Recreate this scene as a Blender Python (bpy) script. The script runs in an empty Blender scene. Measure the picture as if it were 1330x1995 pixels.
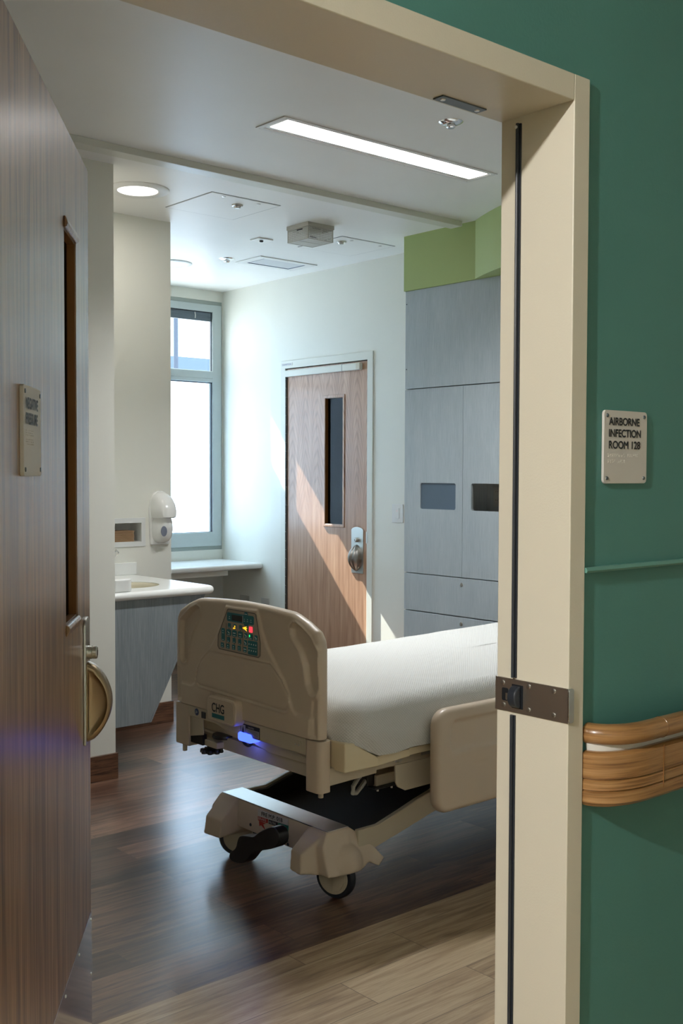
import bpy, bmesh, math, random
from mathutils import Vector, Matrix, noise
random.seed(3)
C = bpy.context.scene.collection
PI = math.pi
R = math.radians
sc = bpy.context.scene

# ------------------------------------------------------------------ camera
yaw, pitch, roll = 0.716164, -0.0353075, 0.00325652
fwd = Vector((math.sin(yaw)*math.cos(pitch), math.cos(yaw)*math.cos(pitch), math.sin(pitch)))
rt = fwd.cross(Vector((0, 0, 1))).normalized()
up = rt.cross(fwd)
r2 = math.cos(roll)*rt + math.sin(roll)*up
u2 = -math.sin(roll)*rt + math.cos(roll)*up
cd = bpy.data.cameras.new('camera')
cam = bpy.data.objects.new('camera', cd)
C.objects.link(cam)
cam.matrix_world = Matrix(((r2.x, u2.x, -fwd.x, 0), (r2.y, u2.y, -fwd.y, 0), (r2.z, u2.z, -fwd.z, 1.4), (0, 0, 0, 1)))
cd.sensor_fit = 'VERTICAL'
cd.sensor_height = 36
cd.lens = 2150.97/1995*36
cd.clip_start = 0.02
sc.camera = cam

# ------------------------------------------------------------------ colour management, world, sun, lamps
sc.view_settings.view_transform = 'Standard'
sc.view_settings.look = 'None'
sc.view_settings.gamma = 1
sc.view_settings.use_curve_mapping = False
sc.cycles.diffuse_bounces = 7
sc.cycles.max_bounces = 14
sc.view_settings.exposure = 1.38
EXTRA = 1.0
w = bpy.data.worlds.new('sky')
sc.world = w
w.use_nodes = True
w.node_tree.nodes['Background'].inputs[0].default_value = (0.72, 0.86, 1.0, 1)
w.node_tree.nodes['Background'].inputs[1].default_value = 2.4

def aim(o, loc, d):
    o.location = loc
    o.rotation_euler = Vector(d).to_track_quat('-Z', 'Y').to_euler()

sl = bpy.data.lights.new('sun', 'SUN')
sl.energy = 15
sl.angle = R(0.5)
sl.color = (1.0, 0.95, 0.87)
sun = bpy.data.objects.new('sun', sl)
C.objects.link(sun)
aim(sun, (0, 12, 12), (0.083, -0.665, -0.742))

def lamp(name, loc, d, size, size_y, power, color, spread=PI, shape='RECTANGLE'):
    l = bpy.data.lights.new(name, 'AREA')
    l.shape = shape
    l.size = size
    if shape == 'RECTANGLE':
        l.size_y = size_y
    l.energy = power
    l.color = color
    l.spread = spread
    o = bpy.data.objects.new(name, l)
    C.objects.link(o)
    aim(o, loc, d)
    return o
# each lamp sits just under the diffuser of a fixture built further down
lamp('linear_light_lamp', (3.30, 3.515, 2.772), (0, 0, -1), 1.1, 0.11, 10, (0.97, 0.985, 1.0), R(125))
lamp('downlight_lamp', (2.83, 4.78, 2.775), (0, 0, -1), 0.13, 0.13, 1.6, (1.0, 0.96, 0.88), shape='DISK')
lamp('corridor_downlight_lamp', (-1.6, 0.66, 2.770), (0.8, 0.2, -0.6), 0.09, 0.09, 62, (1.0, 0.975, 0.94), shape='DISK')
lamp('corridor_panel_lamp', (-0.9, -0.2, 2.772), (0, 0, -1), 0.5, 1.0, 6, (1.0, 0.95, 0.88))

# ------------------------------------------------------------------ materials
class NT:
    def __init__(s, name):
        s.m = bpy.data.materials.new(name)
        s.m.use_nodes = True
        s.t = s.m.node_tree
        s.n = s.t.nodes
        s.b = s.n['Principled BSDF']
        s.out = s.n['Material Output']
    def add(s, typ, **kw):
        x = s.n.new(typ)
        for k, v in kw.items():
            setattr(x, k, v)
        return x
    def link(s, a, b):
        s.t.links.new(a, b)
    def put(s, sock, v):
        if isinstance(v, bpy.types.NodeSocket):
            s.link(v, sock)
        else:
            sock.default_value = v
    def math(s, op, a, b=0.0, c=None):
        x = s.add('ShaderNodeMath', operation=op)
        s.put(x.inputs[0], a)
        s.put(x.inputs[1], b)
        if c is not None:
            s.put(x.inputs[2], c)
        return x.outputs[0]
    def coord(s, scale=(1, 1, 1), kind='Object', rot=(0, 0, 0), loc=(0, 0, 0)):
        if not hasattr(s, 'tc'):
            s.tc = s.add('ShaderNodeTexCoord')
        mp = s.add('ShaderNodeMapping')
        mp.inputs['Scale'].default_value = scale
        mp.inputs['Rotation'].default_value = rot
        mp.inputs['Location'].default_value = loc
        s.link(s.tc.outputs[kind], mp.inputs[0])
        return mp.outputs[0]
    def noise(s, vec, scale=5, detail=3, rough=0.5, dist=0):
        x = s.add('ShaderNodeTexNoise')
        s.link(vec, x.inputs['Vector'])
        x.inputs['Scale'].default_value = scale
        x.inputs['Detail'].default_value = detail
        x.inputs['Roughness'].default_value = rough
        x.inputs['Distortion'].default_value = dist
        return x.outputs[0]
    def ramp(s, f, stops):
        x = s.add('ShaderNodeValToRGB')
        s.link(f, x.inputs[0])
        e = x.color_ramp.elements
        while len(e) < len(stops):
            e.new(0.5)
        for i, (p, c) in enumerate(stops):
            e[i].position = p
            e[i].color = (*c, 1)
        return x.outputs[0]
    def mix(s, f, a, b, mode='MIX'):
        x = s.add('ShaderNodeMix', data_type='RGBA', blend_type=mode)
        s.put(x.inputs[0], f)
        s.put(x.inputs[6], a if not isinstance(a, tuple) else (*a, 1))
        s.put(x.inputs[7], b if not isinstance(b, tuple) else (*b, 1))
        return x.outputs[2]
    def bump(s, h, strength=0.3, dist=0.002):
        x = s.add('ShaderNodeBump')
        x.inputs['Strength'].default_value = strength
        x.inputs['Distance'].default_value = dist
        s.link(h, x.inputs['Height'])
        s.link(x.outputs[0], s.b.inputs['Normal'])
    def base(s, c, rough=0.5, metal=0.0, coat=0.0, coat_rough=0.1, spec=0.5):
        s.put(s.b.inputs['Base Color'], c if not isinstance(c, tuple) else (*c, 1))
        s.put(s.b.inputs['Roughness'], rough)
        s.b.inputs['Metallic'].default_value = metal
        s.b.inputs['Coat Weight'].default_value = coat
        s.b.inputs['Coat Roughness'].default_value = coat_rough
        s.b.inputs['Specular IOR Level'].default_value = spec
        return s.m

def srgb(r, g, b):
    f = lambda v: ((v/255+0.055)/1.055)**2.4 if v > 10 else v/255/12.92
    return (f(r), f(g), f(b))

def paint(name, c, rough=0.55, bs=0.15, sc_=220, var=0.03, spec=0.4):
    t = NT(name)
    v = t.coord()
    n = t.noise(v, 3, 2)
    c2 = tuple(x*(1-var*2) for x in c)
    t.base(t.mix(n, c, c2), rough, spec=spec)
    t.bump(t.noise(v, sc_, 2), bs, 0.0008)
    return t.m

def plain(name, c, rough=0.4, metal=0.0, coat=0.0, bs=0.0, sc_=300, spec=0.5):
    t = NT(name)
    v = t.coord()
    n = t.noise(v, 12, 2)
    c2 = tuple(x*0.94 for x in c)
    t.base(t.mix(n, c, c2), rough, metal, coat, spec=spec)
    if bs:
        t.bump(t.noise(v, sc_, 2), bs, 0.0006)
    return t.m

def brushed(name, c, rough=0.3, axis=(1, 1, 60)):
    t = NT(name)
    v = t.coord(axis)
    n = t.noise(v, 30, 2)
    t.base(c, t.math('MULTIPLY_ADD', n, 0.2, rough-0.1), 1.0)
    t.bump(n, 0.08, 0.0003)
    return t.m

def emit(name, c, s):
    t = NT(name)
    t.base(c, 0.4)
    t.b.inputs['Emission Color'].default_value = (*c, 1)
    t.b.inputs['Emission Strength'].default_value = s
    return t.m

def veneer(name, c1, c2, c3, rough=0.35, coat=0.0, cathedral=False, ax='x', fig=1.0, cr=0.16):
    # vertical-grain wood veneer: z is up, the horizontal axis is local x or y
    t = NT(name)
    sep = t.add('ShaderNodeSeparateXYZ')
    t.link(t.coord(), sep.inputs[0])
    h = sep.outputs[0 if ax == 'x' else 1]
    z = sep.outputs[2]
    cmb = t.add('ShaderNodeCombineXYZ')
    t.link(t.math('MULTIPLY', h, 1.0), cmb.inputs[0])
    t.link(t.math('MULTIPLY', z, 0.012), cmb.inputs[1])
    fine = t.noise(cmb.outputs[0], 260, 3, 0.6)
    cmb2 = t.add('ShaderNodeCombineXYZ')
    t.link(h, cmb2.inputs[0])
    t.link(t.math('MULTIPLY', z, 0.05), cmb2.inputs[1])
    broad = t.noise(cmb2.outputs[0], 40, 4, 0.55, 0.6)
    f = t.math('ADD', t.math('MULTIPLY', fine, 0.55), t.math('MULTIPLY', broad, 0.55))
    if cathedral:
        wob = t.noise(cmb2.outputs[0], 9, 2)
        u = t.math('PINGPONG', t.math('ADD', h, t.math('MULTIPLY', wob, 0.02)), 0.068)
        u = t.math('POWER', t.math('DIVIDE', u, 0.068), 0.6)
        val = t.math('SUBTRACT', t.math('MULTIPLY', z, 34.0), t.math('MULTIPLY', u, 8.5))
        val = t.math('ADD', val, t.math('MULTIPLY', wob, 9.0))
        ring = t.math('POWER', t.math('ABSOLUTE', t.math('SINE', val)), 7.0)
        fade = t.math('MULTIPLY', ring, t.math('MINIMUM', t.math('MAXIMUM', t.math('SUBTRACT', z, 1.05), 0.0), 0.30))
        f = t.math('SUBTRACT', f, t.math('MULTIPLY', fade, 0.42*fig))
    col = t.ramp(f, [(0.36, c1), (0.52, c2), (0.70, c3)])
    t.base(col, rough, coat=coat, coat_rough=cr)
    t.bump(fine, 0.12, 0.0005)
    return t.m

def planks(name, cols, length, width, rough, gap, seed, gapc, grain=1.0):
    t = NT(name)
    v = t.coord(loc=(seed, 0.031, 0))
    br = t.add('ShaderNodeTexBrick')
    t.link(v, br.inputs['Vector'])
    br.offset = 0.37
    br.inputs['Scale'].default_value = 1.0
    br.inputs['Brick Width'].default_value = length
    br.inputs['Row Height'].default_value = width
    br.inputs['Mortar Size'].default_value = gap
    br.inputs['Mortar Smooth'].default_value = 0.2
    br.inputs['Color1'].default_value = (0, 0, 0, 1)
    br.inputs['Color2'].default_value = (1, 1, 1, 1)
    br.inputs['Mortar'].default_value = (0.5, 0.5, 0.5, 1)
    off = t.add('ShaderNodeVectorMath', operation='MULTIPLY_ADD')
    t.link(br.outputs['Color'], off.inputs[0])
    off.inputs[1].default_value = (7.3, 3.1, 5.0)
    t.link(t.coord((0.9, 10, 1)), off.inputs[2])
    g1 = t.noise(off.outputs[0], 3.0, 5, 0.62, 0.9)
    off2 = t.add('ShaderNodeVectorMath', operation='MULTIPLY_ADD')
    t.link(br.outputs['Color'], off2.inputs[0])
    off2.inputs[1].default_value = (3.3, 9.1, 5.0)
    t.link(t.coord((2.0, 60, 1)), off2.inputs[2])
    g2 = t.noise(off2.outputs[0], 4.0, 4, 0.6, 0.3)
    f = t.math('ADD', t.math('MULTIPLY', g1, 0.62*grain), t.math('MULTIPLY', g2, 0.38*grain))
    f = t.math('ADD', f, t.math('MULTIPLY', t.math('SUBTRACT', br.outputs['Color'], 0.5), 0.21))
    col = t.ramp(f, [(0.34, cols[0]), (0.49, cols[1]), (0.66, cols[2])])
    col = t.mix(br.outputs['Fac'], col, gapc)
    rr = t.math('MULTIPLY_ADD', g2, 0.22, rough-0.11)
    t.base(col, rr, coat=0.9, coat_rough=0.27)
    t.bump(t.math('SUBTRACT', g2, t.math('MULTIPLY', br.outputs['Fac'], 0.7)), 0.22, 0.0006)
    return t.m

def laminate(name, c1, c2, ax=1, rough=0.45):
    t = NT(name)
    s = [14, 14, 0.35]
    n = t.noise(t.coord(tuple(s)), 22, 4, 0.7)
    n2 = t.noise(t.coord((3, 3, 0.4)), 3, 3, 0.6)
    f = t.math('ADD', t.math('MULTIPLY', n, 0.75), t.math('MULTIPLY', n2, 0.25))
    t.base(t.ramp(f, [(0.36, c1), (0.62, c2)]), rough)
    t.bump(n, 0.05, 0.0004)
    return t.m

M = {}
M['cream'] = paint('cream wall paint', (0.76, 0.755, 0.685), 0.5)
M['ceiling'] = paint('white ceiling paint', (0.87, 0.865, 0.84), 0.42, 0.08)
M['teal'] = paint('teal wall paint', (0.078, 0.225, 0.198), 0.48, 0.35, 130, 0.05)
M['teal_trim'] = paint('teal rail paint', (0.11, 0.26, 0.215), 0.35, 0.05)
M['green'] = paint('lime green paint', (0.40, 0.50, 0.20), 0.5)
M['trim'] = paint('beige frame enamel', (0.60, 0.555, 0.45), 0.30, 0.25, 240, 0.01)
M['frame_white'] = paint('pale frame enamel', (0.70, 0.70, 0.63), 0.35, 0.05)
M['dark_floor'] = planks('dark wood planks', ((0.028, 0.013, 0.008), (0.085, 0.040, 0.024), (0.23, 0.125, 0.078)), 1.22, 0.152, 0.36, 0.0009, 0.4, (0.05, 0.028, 0.02))
M['light_floor'] = planks('pale oak planks', ((0.22, 0.145, 0.080), (0.43, 0.30, 0.17), (0.60, 0.46, 0.28)), 0.92, 0.152, 0.42, 0.0012, 2.3, (0.17, 0.12, 0.07))
t = NT('dark wood base board')
M['base_board'] = t.base(t.ramp(t.noise(t.coord((1.5, 1.5, 22)), 4, 4, 0.6, 1.2), [(0.35, (0.045, 0.020, 0.012)), (0.6, (0.17, 0.078, 0.040))]), 0.4)
M['door_wood'] = veneer('brown door veneer', (0.045, 0.016, 0.005), (0.19, 0.088, 0.030), (0.38, 0.215, 0.10), 0.5, 1.0, fig=0.6, ax='x', cr=0.27)
M['oak_door'] = veneer('pink oak veneer', (0.27, 0.135, 0.075), (0.42, 0.235, 0.145), (0.54, 0.34, 0.22), 0.4, 0.35, cathedral=True, ax='y')
t = NT('golden oak handrail')
gv = t.coord((0.8, 0.8, 26))
gn = t.noise(gv, 5, 5, 0.62, 0.35)
M['oak'] = t.base(t.ramp(gn, [(0.34, (0.15, 0.066, 0.020)), (0.50, (0.29, 0.145, 0.050)), (0.68, (0.38, 0.21, 0.085))]), 0.3, coat=0.4)
M['door_stop'] = plain('brown stained stop', (0.20, 0.085, 0.022), 0.3, coat=0.5)
M['laminate'] = laminate('pale blue grey laminate', (0.34, 0.40, 0.44), (0.46, 0.52, 0.55))
M['apron'] = laminate('slate grey laminate', (0.16, 0.185, 0.20), (0.27, 0.30, 0.315))
M['solid'] = plain('white solid surface', (0.82, 0.83, 0.80), 0.22)
M['basin'] = plain('cream basin', (0.62, 0.57, 0.43), 0.25)
M['white_plastic'] = plain('white plastic', (0.78, 0.78, 0.76), 0.18)
M['white_matte'] = plain('white enamel', (0.78, 0.78, 0.76), 0.4)
M['clear_plastic'] = plain('grey tinted lens', (0.16, 0.18, 0.24), 0.1)
M['paper'] = plain('brown kraft paper', (0.36, 0.22, 0.12), 0.8)
M['bed'] = plain('beige bed plastic', (0.62, 0.51, 0.39), 0.33, bs=0.12, sc_=900)
M['bed_lit'] = plain('lit bed plastic', (0.74, 0.63, 0.42), 0.35)  # lighter copy of the bed plastic, lit tone put into the colour
M['bed_metal'] = plain('beige powder coat', (0.56, 0.49, 0.37), 0.35)
M['panel'] = plain('beige keypad film', (0.40, 0.33, 0.25), 0.4)
M['key'] = plain('dark teal key', (0.004, 0.150, 0.180), 0.35)
M['key_line'] = plain('keypad black line', (0.01, 0.014, 0.02), 0.4)
M['glyph'] = plain('pale glyph ink', (0.70, 0.80, 0.80), 0.5)
M['screen'] = plain('dark display', (0.010, 0.017, 0.018), 0.12)
M['black'] = plain('black plastic', (0.010, 0.011, 0.014), 0.28)
M['rubber'] = plain('black rubber', (0.018, 0.022, 0.03), 0.42)
M['tray'] = plain('dark grey tray', (0.026, 0.023, 0.020), 0.75, spec=0.2)
M['ink'] = plain('black ink', (0.008, 0.010, 0.013), 0.45)
M['red'] = plain('red label', (0.50, 0.035, 0.025), 0.45)
M['green_label'] = plain('green label', (0.01, 0.16, 0.12), 0.45)
M['label_white'] = plain('label white', (0.62, 0.60, 0.56), 0.4)
M['label_silver'] = plain('label silver', (0.42, 0.42, 0.42), 0.4)
M['blue_dot'] = plain('blue round label', (0.03, 0.07, 0.22), 0.4)
M['silver'] = plain('satin aluminium', (0.72, 0.75, 0.78), 0.26, metal=1.0)
M['steel'] = brushed('brushed steel', (0.55, 0.52, 0.48), 0.36)
M['dark_plate'] = plain('dark grey steel plate', (0.12, 0.14, 0.15), 0.35, metal=0.6)
M['nickel'] = brushed('satin nickel', (0.60, 0.60, 0.57), 0.32)
M['bronze'] = brushed('bronze tinted nickel', (0.36, 0.27, 0.17), 0.36)
M['dark_nickel'] = brushed('dark satin nickel', (0.36, 0.34, 0.31), 0.34)
M['hinge'] = plain('dull steel hinge', (0.16, 0.16, 0.15), 0.4, metal=0.8)
M['chrome'] = plain('chrome', (0.80, 0.80, 0.80), 0.1, metal=1.0)
M['kick'] = plain('polished kick plate', (0.50, 0.46, 0.47), 0.08, metal=1.0)
M['zinc'] = plain('zinc screws', (0.62, 0.62, 0.60), 0.3, metal=1.0)
M['brass'] = plain('brass', (0.70, 0.52, 0.18), 0.25, metal=1.0)
M['alu'] = plain('grey green aluminium', (0.50, 0.56, 0.56), 0.38)
M['alu_dark'] = plain('grey green sealant strip', (0.33, 0.37, 0.34), 0.5)
M['gasket'] = plain('black window gasket', (0.01, 0.02, 0.03), 0.5)
M['sign'] = plain('off white sign plastic', (0.56, 0.53, 0.49), 0.5)
M['wire'] = plain('beige wire guard', (0.50, 0.48, 0.42), 0.5)
M['niche'] = plain('niche white', (0.70, 0.71, 0.69), 0.35)
M['dark_room'] = plain('darkened plaster', (0.05, 0.055, 0.055), 0.7)  # darkness of an unlit room put into the wall colour
M['panel_gap'] = plain('grey panel gap', (0.30, 0.31, 0.32), 0.6)
M['outlet_grey'] = plain('grey outlet', (0.50, 0.50, 0.48), 0.4)
M['hose'] = plain('grey hose', (0.50, 0.48, 0.42), 0.4)
M['beige_seal'] = plain('white reveal of the rail', (0.62, 0.60, 0.55), 0.4)
M['concrete'] = plain('outdoor concrete', (0.45, 0.45, 0.45), 0.8)
M['far_wall'] = paint('blue grey outdoor wall', (0.10, 0.14, 0.22), 0.7)
M['far_pole'] = plain('outdoor grey post', (0.045, 0.06, 0.09), 0.6)
M['blind'] = plain('grey blind slats', (0.16, 0.20, 0.24), 0.5)
M['tube_light'] = emit('lit diffuser', (1.0, 0.97, 0.95), 2.0)
M['down_light'] = emit('lit lens', (1.0, 0.98, 0.96), 0.6)
M['down_dim'] = emit('dim lens', (1.0, 0.98, 0.96), 0.15)
M['blue_glow'] = emit('blue glowing lens', (0.035, 0.07, 1.0), 1.8)
M['amber'] = emit('amber key light', (1.0, 0.45, 0.02), 0.7)
M['red_glow'] = emit('red key light', (0.95, 0.04, 0.06), 0.6)
M['green_glow'] = emit('green key light', (0.02, 0.8, 0.15), 0.9)

def mat_clear():
    t = NT('clear window glass')
    g = t.add('ShaderNodeBsdfGlossy')
    g.inputs['Roughness'].default_value = 0.02
    tr = t.add('ShaderNodeBsdfTransparent')
    tr.inputs[0].default_value = (0.93, 0.96, 0.97, 1)
    fr = t.add('ShaderNodeFresnel')
    fr.inputs[0].default_value = 1.45
    mx = t.add('ShaderNodeMixShader')
    geo = t.add('ShaderNodeNewGeometry')
    t.link(t.math('MULTIPLY', fr.outputs[0], t.math('SUBTRACT', 1.0, geo.outputs['Backfacing'])), mx.inputs[0])
    t.link(tr.outputs[0], mx.inputs[1])
    t.link(g.outputs[0], mx.inputs[2])
    t.link(mx.outputs[0], t.out.inputs[0])
    return t.m
def mat_frost():
    t = NT('frosted window film')
    a = t.add('ShaderNodeBsdfTranslucent')
    a.inputs[0].default_value = (0.56, 0.66, 0.76, 1)
    d = t.add('ShaderNodeBsdfDiffuse')
    d.inputs[0].default_value = (0.8, 0.83, 0.85, 1)
    mx = t.add('ShaderNodeMixShader')
    mx.inputs[0].default_value = 0.12
    t.link(a.outputs[0], mx.inputs[1])
    t.link(d.outputs[0], mx.inputs[2])
    t.link(mx.outputs[0], t.out.inputs[0])
    return t.m
def mat_smoke(name, tint, k):
    t = NT(name)
    g = t.add('ShaderNodeBsdfGlossy')
    g.inputs['Roughness'].default_value = 0.03
    tr = t.add('ShaderNodeBsdfTransparent')
    tr.inputs[0].default_value = (*tint, 1)
    mx = t.add('ShaderNodeMixShader')
    mx.inputs[0].default_value = k
    t.link(tr.outputs[0], mx.inputs[1])
    t.link(g.outputs[0], mx.inputs[2])
    t.link(mx.outputs[0], t.out.inputs[0])
    return t.m
M['clear'] = mat_clear()
M['frost'] = mat_frost()
M['smoke'] = mat_smoke('smoked cabinet glass', (0.90, 0.88, 0.85), 0.03)
M['dark_glass'] = mat_smoke('dark door glass', (0.22, 0.26, 0.26), 0.018)
t = NT('blue grey tinted pane')
M['tint'] = t.base((0.10, 0.145, 0.20), 0.08)
t = NT('perforated beige mesh')
vv = t.add('ShaderNodeTexVoronoi')
t.link(t.coord((1, 1, 1)), vv.inputs['Vector'])
vv.inputs['Scale'].default_value = 105
vv.inputs['Randomness'].default_value = 0.0
M['perf'] = t.base((0.52, 0.51, 0.46), 0.5)
t.link(t.ramp(vv.outputs['Distance'], [(0.30, (0, 0, 0)), (0.34, (1, 1, 1))]), t.b.inputs['Alpha'])
t = NT('fine vent mesh')
vv = t.add('ShaderNodeTexVoronoi')
t.link(t.coord((1, 1, 1)), vv.inputs['Vector'])
vv.inputs['Scale'].default_value = 110
vv.inputs['Randomness'].default_value = 0.0
M['vent'] = t.base(t.ramp(vv.outputs['Distance'], [(0.3, (0.25, 0.27, 0.28)), (0.45, (0.62, 0.64, 0.66))]), 0.5)
# knitted blanket: waffle bump from the cloth's own uv
t = NT('cream waffle blanket')
sep = t.add('ShaderNodeSeparateXYZ')
t.link(t.coord((1, 1, 1), 'UV'), sep.inputs[0])
fx = t.math('SINE', t.math('MULTIPLY', sep.outputs[0], 2*PI/0.0105))
row = t.math('MULTIPLY', sep.outputs[1], 2*PI/0.0095)
fy = t.math('SINE', row)
wv = t.math('MULTIPLY', fx, fy)
nz = t.noise(t.coord((1, 1, 1), 'UV'), 60, 3)
hh = t.math('ADD', wv, t.math('MULTIPLY', nz, 0.8))
M['blanket'] = t.base(t.mix(t.math('MULTIPLY_ADD', wv, 0.5, 0.5), (0.57, 0.57, 0.54), (0.68, 0.68, 0.655)), 0.9)
t.bump(hh, 0.35, 0.002)
M['sheet'] = plain('white sheet', (0.75, 0.75, 0.73), 0.8)

# ------------------------------------------------------------------ geometry helpers
ORG = {}
def org(p):
    return ORG.get(p.name, Vector((0, 0, 0))) if p else Vector((0, 0, 0))
def root(name, label=None, cat=None, loc=(0, 0, 0), group=None, kind=None, rz=0.0, local=False):
    o = bpy.data.objects.new(name, None)
    C.objects.link(o)
    o.location = loc
    o.rotation_euler = (0, 0, rz)
    o.empty_display_size = 0.05
    ORG[o.name] = Vector((0, 0, 0)) if local else Vector(loc)
    return tag(o, label, cat, group, kind)
def tag(o, label=None, cat=None, group=None, kind=None):
    if label: o['label'] = label
    if cat: o['category'] = cat
    if group: o['group'] = group
    if kind: o['kind'] = kind
    return o

class B:
    """collects shapes, then links them as ONE mesh object"""
    def __init__(s):
        s.v, s.f = [], []
    def raw(s, v, f):
        k = len(s.v)
        s.v += [tuple(p) for p in v]
        s.f += [tuple(i+k for i in q) for q in f]
        return s
    def box(s, a, b):
        x0, y0, z0 = (min(a[i], b[i]) for i in range(3))
        x1, y1, z1 = (max(a[i], b[i]) for i in range(3))
        return s.raw([(x0, y0, z0), (x1, y0, z0), (x1, y1, z0), (x0, y1, z0), (x0, y0, z1), (x1, y0, z1), (x1, y1, z1), (x0, y1, z1)],
                     [(0, 3, 2, 1), (4, 5, 6, 7), (0, 1, 5, 4), (1, 2, 6, 5), (2, 3, 7, 6), (3, 0, 4, 7)])
    def prism(s, poly, ax, a, b):
        """poly in the two other axes (in x,y,z order), extruded along ax from a to b"""
        def P(p, h):
            return {'X': (h, p[0], p[1]), 'Y': (p[0], h, p[1]), 'Z': (p[0], p[1], h)}[ax]
        n = len(poly)
        v = [P(p, a) for p in poly]+[P(p, b) for p in poly]
        f = [tuple(range(n-1, -1, -1)), tuple(range(n, 2*n))]
        f += [(i, (i+1) % n, n+(i+1) % n, n+i) for i in range(n)]
        return s.raw(v, f)
    def holed(s, outer, inner, ax, a, b):
        """plate with a hole"""
        bm = bmesh.new()
        def P(p, h):
            return {'X': (h, p[0], p[1]), 'Y': (p[0], h, p[1]), 'Z': (p[0], p[1], h)}[ax]
        es = []
        for lp in (outer, inner):
            vs = [bm.verts.new(P(p, a)) for p in lp]
            es += [bm.edges.new((vs[i], vs[(i+1) % len(vs)])) for i in range(len(vs))]
        r = bmesh.ops.triangle_fill(bm, edges=es, use_beauty=True)
        fs = [g for g in r['geom'] if isinstance(g, bmesh.types.BMFace)]
        e = bmesh.ops.extrude_face_region(bm, geom=fs)
        d = {'X': (b-a, 0, 0), 'Y': (0, b-a, 0), 'Z': (0, 0, b-a)}[ax]
        bmesh.ops.translate(bm, verts=[g for g in e['geom'] if isinstance(g, bmesh.types.BMVert)], vec=d)
        bmesh.ops.recalc_face_normals(bm, faces=bm.faces)
        bm.verts.index_update()
        s.raw([tuple(v.co) for v in bm.verts], [tuple(v.index for v in f.verts) for f in bm.faces])
        bm.free()
        return s
    def tube(s, pts, r, n=10, closed=False, flat=None):
        pts = [Vector(p) for p in pts]
        m = len(pts)
        vs, fs = [], []
        pn = None
        for i, p in enumerate(pts):
            if closed:
                d = (pts[(i+1) % m]-pts[i-1]).normalized()
            else:
                d = (pts[min(i+1, m-1)]-pts[max(i-1, 0)]).normalized()
            if pn is None:
                a = Vector((0, 0, 1)) if abs(d.z) < 0.9 else Vector((1, 0, 0))
                pn = (a-d*a.dot(d)).normalized()
            else:
                pn = (pn-d*pn.dot(d)).normalized()
            q = d.cross(pn)
            rr = r[i] if isinstance(r, (list, tuple)) else r
            fl = flat or 1.0
            for k in range(n):
                t_ = 2*PI*k/n
                vs.append(p+pn*math.cos(t_)*rr*fl+q*math.sin(t_)*rr)
        for i in range(m if closed else m-1):
            for k in range(n):
                j = (i+1) % m
                fs.append((i*n+k, i*n+(k+1) % n, j*n+(k+1) % n, j*n+k))
        if not closed:
            fs.append(tuple(range(n-1, -1, -1)))
            fs.append(tuple((m-1)*n+k for k in range(n)))
        return s.raw(vs, fs)
    def cyl(s, a, b, r, n=24, r2=None):
        return s.tube([a, b], [r, r2 if r2 is not None else r], n)
    def lathe(s, prof, base, axis=(0, 0, 1), n=32):
        """prof = (radius, height along axis)"""
        ax = Vector(axis).normalized()
        t0 = Vector((1, 0, 0)) if abs(ax.x) < 0.9 else Vector((0, 1, 0))
        u = (t0-ax*t0.dot(ax)).normalized()
        w_ = ax.cross(u)
        vs, fs = [], []
        for r_, h in prof:
            for k in range(n):
                a = 2*PI*k/n
                vs.append(Vector(base)+ax*h+(u*math.cos(a)+w_*math.sin(a))*max(r_, 1e-5))
        for i in range(len(prof)-1):
            for k in range(n):
                fs.append((i*n+k, i*n+(k+1) % n, (i+1)*n+(k+1) % n, (i+1)*n+k))
        fs.append(tuple(range(n-1, -1, -1)))
        fs.append(tuple((len(prof)-1)*n+k for k in range(n)))
        return s.raw(vs, fs)
    def hull(s, pts):
        bm = bmesh.new()
        for p in pts:
            bm.verts.new(p)
        r = bmesh.ops.convex_hull(bm, input=bm.verts)
        dead = [g for g in r['geom_interior'] if isinstance(g, bmesh.types.BMVert)]
        bmesh.ops.delete(bm, geom=dead, context='VERTS')
        bmesh.ops.dissolve_limit(bm, angle_limit=0.02, verts=bm.verts, edges=bm.edges)
        bm.verts.index_update()
        s.raw([tuple(v.co) for v in bm.verts], [tuple(v.index for v in f.verts) for f in bm.faces])
        bm.free()
        return s
    def build(s, name, mat, parent=None, bevel=0.0, seg=2, smooth=True, angle=35, label=None, subsurf=0):
        me = bpy.data.meshes.new(name)
        o_ = org(parent)
        me.from_pydata([(p[0]-o_.x, p[1]-o_.y, p[2]-o_.z) for p in s.v], [], s.f)
        bm = bmesh.new()
        bm.from_mesh(me)
        bmesh.ops.recalc_face_normals(bm, faces=bm.faces)
        bm.to_mesh(me)
        bm.free()
        me.materials.append(M[mat] if isinstance(mat, str) else mat)
        o = bpy.data.objects.new(name, me)
        C.objects.link(o)
        if parent:
            o.parent = parent
            ORG[o.name] = o_.copy()
        if smooth:
            me.polygons.foreach_set('use_smooth', [True]*len(me.polygons))
            me.set_sharp_from_angle(angle=R(angle))
        if bevel:
            md = o.modifiers.new('bevel', 'BEVEL')
            md.width = bevel
            md.segments = seg
            md.limit_method = 'ANGLE'
            md.angle_limit = R(28)
            md.harden_normals = smooth
        if subsurf:
            md = o.modifiers.new('sub', 'SUBSURF')
            md.levels = md.render_levels = subsurf
        if label:
            o['label'] = label
        return o

def rrect(x0, y0, x1, y1, r, n=5):
    p = []
    for cx, cy, a0 in ((x1-r, y1-r, 0), (x0+r, y1-r, 90), (x0+r, y0+r, 180), (x1-r, y0+r, 270)):
        for k in range(n+1):
            a = R(a0+90*k/n)
            p.append((cx+r*math.cos(a), cy+r*math.sin(a)))
    return p

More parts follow.
